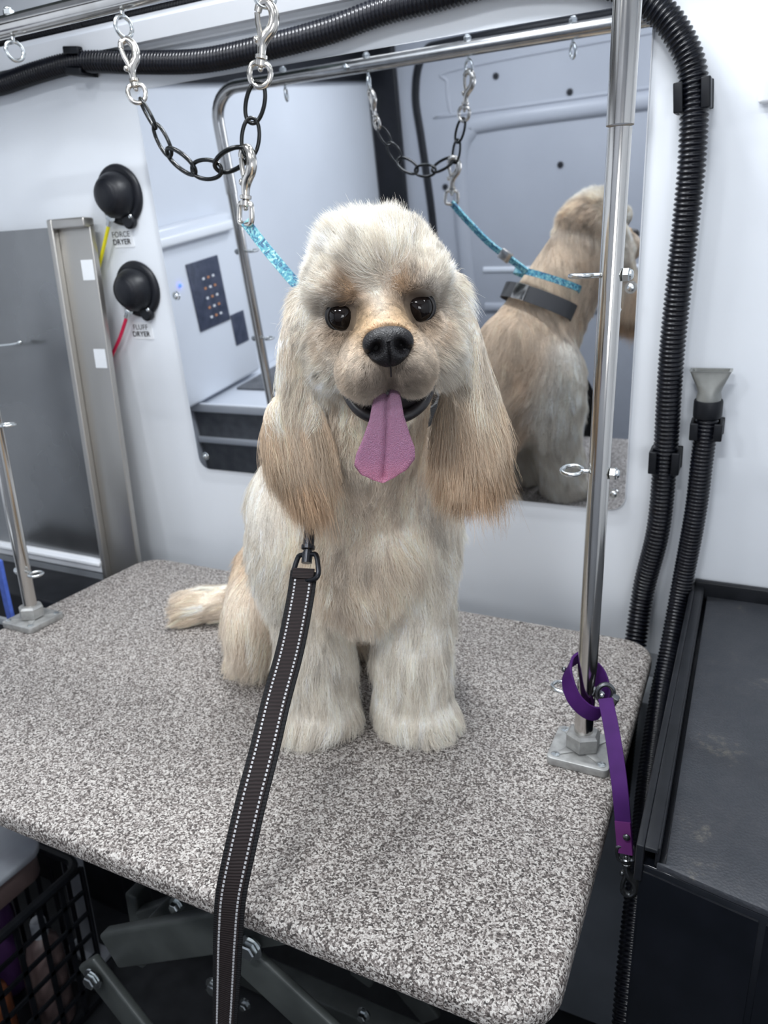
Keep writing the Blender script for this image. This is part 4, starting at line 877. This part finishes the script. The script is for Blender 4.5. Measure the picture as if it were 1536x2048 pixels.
# eyes, nose, mouth, tongue
M['eye'] = noisy(mat('dark_eye', rough=.05, spec=.35), (.004, .003, .003), (.009, .006, .005), 60); M['iris'] = noisy(mat('brown_iris', rough=.1, coat=1.), (.010, .006, .004), (.02, .011, .007), 300)
M['lid'] = noisy(mat('black_lid', rough=.42), (.008, .007, .007), (.014, .012, .012), 200)
M['nose'] = noisy(mat('black_nose_leather', rough=.38, spec=.35), (.005, .0045, .005), (.010, .009, .010), 300, bump=.5, bscale=900)
M['lip'] = noisy(mat('black_lip', rough=.4), (.010, .008, .009), (.02, .016, .017), 200)
def tongue_mat():
    m = noisy(mat('tongue', rough=.45), (.38, .17, .27), (.44, .20, .31), 25, bump=.8, bscale=1300); b = m.node_tree.nodes['Principled BSDF']
    
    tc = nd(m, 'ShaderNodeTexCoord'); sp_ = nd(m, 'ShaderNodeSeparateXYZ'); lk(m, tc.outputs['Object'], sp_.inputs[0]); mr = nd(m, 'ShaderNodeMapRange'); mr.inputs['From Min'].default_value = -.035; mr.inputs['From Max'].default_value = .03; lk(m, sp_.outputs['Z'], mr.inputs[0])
    r2 = nd(m, 'ShaderNodeValToRGB'); r2.color_ramp.elements[0].color = (.52, .20, .30, 1); r2.color_ramp.elements[1].color = (.20, .11, .165, 1); e_ = r2.color_ramp.elements.new(.22); e_.color = (.38, .17, .27, 1); lk(m, mr.outputs[0], r2.inputs[0]); lk(m, r2.outputs[0], b.inputs['Base Color'])  # darker towards the root: pigment plus mouth shade put into the colour
    b.inputs['Subsurface Weight'].default_value = .25; b.inputs['Subsurface Radius'].default_value = (.006, .002, .002); b.inputs['Subsurface Scale'].default_value = .5; return m
M['tongue'] = tongue_mat()
def skin_hit(x, z, y0=.16, y1=.0):
    ys = np.linspace(y0, y1, 300); P_ = H(np.stack([np.full(300, x), ys, np.full(300, z)], 1)); k = np.argmax(sdf(P_) < 0); return ys[k]
for s in (-1, 1):
    ye = skin_hit(.0295*s, -.004); fw = hy*.99+hx*.10*s; fw /= np.linalg.norm(fw); c = H([.0295*s, ye-.0030, -.004]); u_ = np.cross(fw, [0, 0, 1]); u_ /= np.linalg.norm(u_); R = np.stack([u_, np.cross(u_, fw)*1., fw], 1)
    if R[2, 1] < 0: R[:, 1] *= -1
    g = G(); sphere(g, c, .0121, R, 32); e = obj('eye', g, M['eye'], dog)
    g = G(); P = [c+fw*(.0046+.0008*cos(2*t))+R[:, 0]*.0112*cos(t)+R[:, 1]*.0106*sin(t) for t in np.linspace(0, 2*pi, 32, endpoint=False)]; tube(g, np.array(P), .0019, 10, closed=True); obj('eyelid', g, M['lid'], e)
# nose leather: rounded block with two comma nostrils
NY = skin_hit(.002, -.0185)-.0018; nb = G(); nu, nv = 56, 40; NV = []
def nose_pt(u, v):
    x = sin(v)*cos(u); z = sin(v)*sin(u); y = cos(v)
    sx = .0178*(1+.10*max(0, z)*1.0-.28*max(0, -z)**1.3); X_ = sx*np.sign(x)*abs(x)**.88; Z2 = .0125*z*(1.0 if z > 0 else 1.22); Y2 = .0125*np.sign(y)*abs(y)**.8
    # nostrils and philtrum
    for s in (-1, 1):
        d = ((X_-.0085*s)/.0040)**2+((Z2+.0008+.28*(abs(X_)-.0085))/.0042)**2; Y2 -= .0115*math.exp(-d*1.0)*(y > 0)
        d2 = ((X_-.0145*s)/.004)**2+((Z2+.0045)/.0022)**2; Y2 -= .0050*math.exp(-d2)*(y > 0)
    Y2 -= .0022*math.exp(-(X_/.0011)**2)*(y > 0)*(1 if Z2 < .004 else .25)
    return H([X_+.002, NY+Y2, -.0185+Z2])
for i in range(nv+1):
    for j in range(nu): NV.append(nose_pt(2*pi*j/nu, max(.02, pi*.72*i/nv)))
nf = [(i*nu+j, (i+1)*nu+j, (i+1)*nu+(j+1) % nu, i*nu+(j+1) % nu) for i in range(nv) for j in range(nu)]+[tuple(range(nu))]
nb.add(NV, nf); obj('nose', nb, M['nose'], dog)
g = G(); tube(g, np.array([H([.002, NY+.006, -.030]), H([.002, NY+.003, -.036]), H([.0018, NY-.001, -.041])]), .0006, 8); obj('philtrum', g, M['lip'], dog)
# dark open mouth and lower lip
g = G(); sphere(g, H([0, .062, -.060]), (.0285, .031, .018), HB, 32); mo = obj('mouth', g, M['lip'], dog)
g = G(); P = smooth_path([H(p) for p in ((-.034, .048, -.052), (-.0315, .064, -.061), (-.024, .076, -.071), (-.012, .082, -.077), (0, .083, -.078), (.012, .082, -.077), (.024, .076, -.071), (.0315, .064, -.061), (.034, .048, -.052))], 8)
tube(g, P, .0046, 12); obj('lower_lip', g, M['lip'], mo)
M['tooth'] = mat('tooth', (.75, .72, .62), .25)
for s, x in ((1, .0225), (-1, -.0225)):
    g = G(); lathe(g, [(.0019, 0), (.0016, .003), (.0007, .0055), (.0002, .0065)], H([x, .072, -.070]), hz, 10); obj('tooth', g, M['tooth'], mo)
tg = G(); TP = smooth_path([H(p) for p in ((-.001, .062, -.058), (-.0015, .084, -.056), (-.003, .099, -.062), (-.005, .106, -.076), (-.0075, .1085, -.092), (-.010, .1085, -.106), (-.012, .107, -.1185))], 8)
n = len(TP); tt = np.linspace(0, 1, n); wd = np.interp(tt, [0, .3, .45, .58, .69, .79, .89, .96, 1], [.0095, .0100, .0125, .0170, .0215, .0225, .0170, .0085, .001]); Tt = np.gradient(TP, axis=0); Tt /= np.linalg.norm(Tt, axis=1)[:, None]
NU = 24; TV = []
for i in range(n):
    up = np.cross(hx, Tt[i]); up /= np.linalg.norm(up); 
    if i == 0 and up@hz < 0: pass
    sgn = 1 if np.cross(hx, Tt[i])@(hz if i < n*.3 else hy) > 0 else -1
    for side in (1, -1):
        for j in range(NU+1):
            a = -1+2*j/NU; a = a*side; th_ = .0034*math.sqrt(max(0, 1-a*a))**.8; gro = -.0030*math.exp(-(a*wd[i]/.0017)**2)*(tt[i] < .97) if side > 0 else 0
            curl = .0050*(a*a)*min(1, tt[i]*1.6)*(1 if tt[i] < .9 else .7)
            TV.append(TP[i]+hx*a*wd[i]+up*sgn*(side*th_+gro+curl*.6))
m_ = 2*(NU+1); tf = [(i*m_+j, i*m_+(j+1) % m_, (i+1)*m_+(j+1) % m_, (i+1)*m_+j) for i in range(n-1) for j in range(m_)]+[tuple(range(m_-1, -1, -1)), tuple(range((n-1)*m_, n*m_))]
tg.add(TV, tf); obj('tongue', tg, M['tongue'], dog, angle=75)

# collar, leash, turquoise lead
def ringpath(c, nrm, ra, rb, n=40, push=None):
    nrm = np.array(nrm, float); nrm /= np.linalg.norm(nrm); u = L_s-nrm*(L_s@nrm); u /= np.linalg.norm(u); v = np.cross(nrm, u)
    return np.array([c+ra*cos(t)*u+rb*sin(t)*v for t in np.linspace(0, 2*pi, n, endpoint=False)]), nrm
def neck_ring(c, nrm, o_front, o_back, n=48):
    P, nn = ringpath(c, nrm, 1., 1., n); out = []
    for q in P:
        u = q-c; f_ = (u@F_d+1)/2; off = o_back if f_ < .30 else (o_front if f_ > .40 else o_back+(o_front-o_back)*(f_-.30)/.10); ts = np.linspace(.02, .16, 240); dd = sdf(c+ts[:, None]*u); k = np.argmax(dd > off); out.append(c+u*ts[k])
    out = np.array(out); return (out+np.roll(out, 1, 0)+np.roll(out, -1, 0))/3, nn
cc = W([.014, -.038, .353]); cn = BB@np.array([.12, .50, .85]); P, nn_ = neck_ring(cc, cn, -.018, .018)
Q = [P[-1]]
def closed_ribbon(g, P, W_, w_, t):
    n = len(P); N = P-P.mean(0); N /= np.linalg.norm(N, axis=1)[:, None]; prof = [(-.5, -.5), (.5, -.5), (.5, .5), (-.5, .5)]
    v = [P[i]+W_*w_*a+N[i]*t*b for i in range(n) for a, b in prof]; f = [(i*4+j, i*4+(j+1) % 4, ((i+1) % n)*4+(j+1) % 4, ((i+1) % n)*4+j) for i in range(n) for j in range(4)]; return g.add(v, f)
clr = thing('dog_collar', cc, 'dark grey webbing collar with metal buckle round the neck of the dog', 'collar')
g = G(); closed_ribbon(g, P, nn_, .027, .003); obj('band', g, M['web_grey'], clr)
bk = P[np.argmin(P@F_d)]; bn = (bk-cc)/np.linalg.norm(bk-cc); g = G(); box(g, bk-np.array([.014, .003, .014]), bk+np.array([.014, .003, .014]), .001, np.stack([np.cross(bn, nn_), bn, nn_], 1)); obj('buckle', g, M['nickel'], clr)
LS = [at_y(620, 1040, .555), at_y(618, 1060, .548), at_y(613, 1125, .530), at_y(608, 1142, .526)]
g = G(); fr = P[np.argmax(P@F_d)]; tube(g, smooth_path([fr, (fr+LS[0])/2+np.array([.012, -.012, .012]), at_y(642, 1015, .55), LS[0]], 8), .0017, 8); obj('hanging_ring', g, M['gunmetal'], clr)
ls = thing('leash', (-.34, .40, -.3), 'dark brown webbing leash with reflective dashed stitching, hanging over the table edge', 'leash')
# swivel clip
top, bot = at_y(621, 1044, .552), at_y(611, 1150, .524); zz = (bot-top)/np.linalg.norm(bot-top); xx = np.cross(zz, [0, 1, 0]); xx /= np.linalg.norm(xx)
g = G(); lathe(g, [(.0030, 0), (.0048, .003), (.0052, .010), (.0052, .022), (.0062, .0225), (.0062, .026), (.004, .027), (.004, .0300)], top, zz, 20); obj('clip', g, M['clip_black'], ls)
c = top+zz*.031; g = G(); tube(g, smooth_path([c+xx*a+zz*b for a, b in ((-.004, 0), (-.0095, .001), (-.0125, .010), (-.0138, .019), (-.010, .0235), (0, .024), (.010, .0235), (.0138, .019), (.0125, .010), (.0095, .001), (.004, 0), (-.004, 0))], 3), .0024, 10); lathe(g, [(.0048, -.002), (.0048, .008)], c, zz, 16); obj('d_ring', g, M['clip_black'], ls)
LPs = smooth_path([at_y(608, 1143, .525), at_y(600, 1200, .508), at_y(580, 1300, .475), at_y(553, 1400, .442), at_y(529, 1500, .413), at_y(503, 1600, .387), at_y(480, 1700, .366), at_y(462, 1790, .352), at_y(456, 1870, .347), at_y(453, 1960, .345), at_y(450, 2050, .344), at_y(446, 2160, .343), at_y(440, 2300, .342)], 10)
tw = np.interp(np.linspace(0, 1, len(LPs)), [0, .5, .66, .85, 1], [0, 0, .2, .5, .6]); vd = LPs-CAM; vd /= np.linalg.norm(vd, axis=1)[:, None]
Wd = np.cross(vd, np.gradient(LPs, axis=0)); Wd /= np.linalg.norm(Wd, axis=1)[:, None]
fixed = np.array([.88, .42, .0]); Wd = fixed[None]*np.sign((fixed*Wd[0]).sum())+0*Wd; Tn = np.gradient(LPs, axis=0); Tn /= np.linalg.norm(Tn, axis=1)[:, None]; Wd = Wd-Tn*(Wd*Tn).sum(1)[:, None]; Wd /= np.linalg.norm(Wd, axis=1)[:, None]; Nn = np.cross(Tn, Wd)
Wd = Wd*np.cos(tw)[:, None]+Nn*np.sin(tw)[:, None]
if (np.cross(Tn[0], Wd[0])@(CAM-LPs[0])) < 0: Wd = -Wd
wl = .0245
g = G(); ribbon(g, LPs, Wd, wl, .0022); obj('edge_binding', g, M['web_edge'], ls)
g = G(); Nn = np.cross(Tn, Wd); ribbon(g, LPs+Nn*.0008, Wd, wl*.74, .0022); obj('webbing', g, M['web_brown'], ls)
g = G(); dense, t_ = resample(LPs, .00085); sL = np.r_[0, np.cumsum(np.linalg.norm(np.diff(LPs, axis=0), axis=1))]; ti = np.interp(t_, sL, np.arange(len(LPs)))
Wi = np.stack([np.interp(ti, np.arange(len(LPs)), Wd[:, k]) for k in range(3)], 1); Ni = np.stack([np.interp(ti, np.arange(len(LPs)), Nn[:, k]) for k in range(3)], 1); Ti = np.gradient(dense, axis=0); Ti /= np.linalg.norm(Ti, axis=1)[:, None]
for i in range(3, len(dense)-3, 4):
    for s in (-1, 1):
        c = dense[i]+Wi[i]*wl*.27*s+Ni[i]*.0023; R = np.stack([Wi[i], Ni[i], Ti[i]], 1); box(g, c-np.array([.0008, .0003, .0010]), c+np.array([.0008, .0003, .0010]), 0, R)
obj('stitching', g, M['reflect'], ls, smooth=False)
g = G(); e0 = LPs[0]; ribbon(g, np.array([LPs[0]-zz*.002, LPs[0], LPs[3]])+Nn[0]*.0026, np.tile(Wd[0], (3, 1)), wl*.8, .0022); obj('folded_end', g, M['web_brown'], ls)
# turquoise grooming lead
ld = thing('grooming_lead', at_y(492, 448, YP), 'turquoise patterned grooming loop from the chain snap to the back of the dog', 'lead')
snap(ld, at_y(492, 296, YP), at_y(491, 449, YP), (.95, -.3, 0), 'snap_hook', True)
a0 = at_y(491, 444, YP)
nk = W([.030, -.070, .425]); P2, n2 = neck_ring(W([.020, -.025, .393]), BB@np.array([.12, .45, .88]), -.02, .021)
j = P2[np.argmax(P2@np.array([-.6, .8, 0]))]
LP2 = smooth_path([a0, a0*.8+j*.2+np.array([0, 0, -.006]), a0*.5+j*.5+np.array([0, 0, -.010]), a0*.2+j*.8+np.array([0, 0, -.004]), j], 10)
g = G(); ribbon(g, LP2, np.tile([.35, .35, .87], (len(LP2), 1)), np.interp(np.linspace(0, 1, len(LP2)), [0, 1], [.011, .012]), .0045); obj('strap', g, M['lead'], ld)
g = G(); closed_ribbon(g, P2, n2, .011, .0025); obj('neck_loop', g, M['lead'], ld)
k = int(len(LP2)*.66); g = G(); td = LP2[k+1]-LP2[k]; td /= np.linalg.norm(td); R = np.stack([td, np.cross([0, 0, 1], td)/np.linalg.norm(np.cross([0, 0, 1], td)), [0, 0, 1]], 1); R[:, 2] = np.cross(R[:, 0], R[:, 1]); box(g, LP2[k]-np.array([.011, .005, .009]), LP2[k]+np.array([.011, .005, .009]), .0015, R); obj('slider', g, M['nickel'], ld)
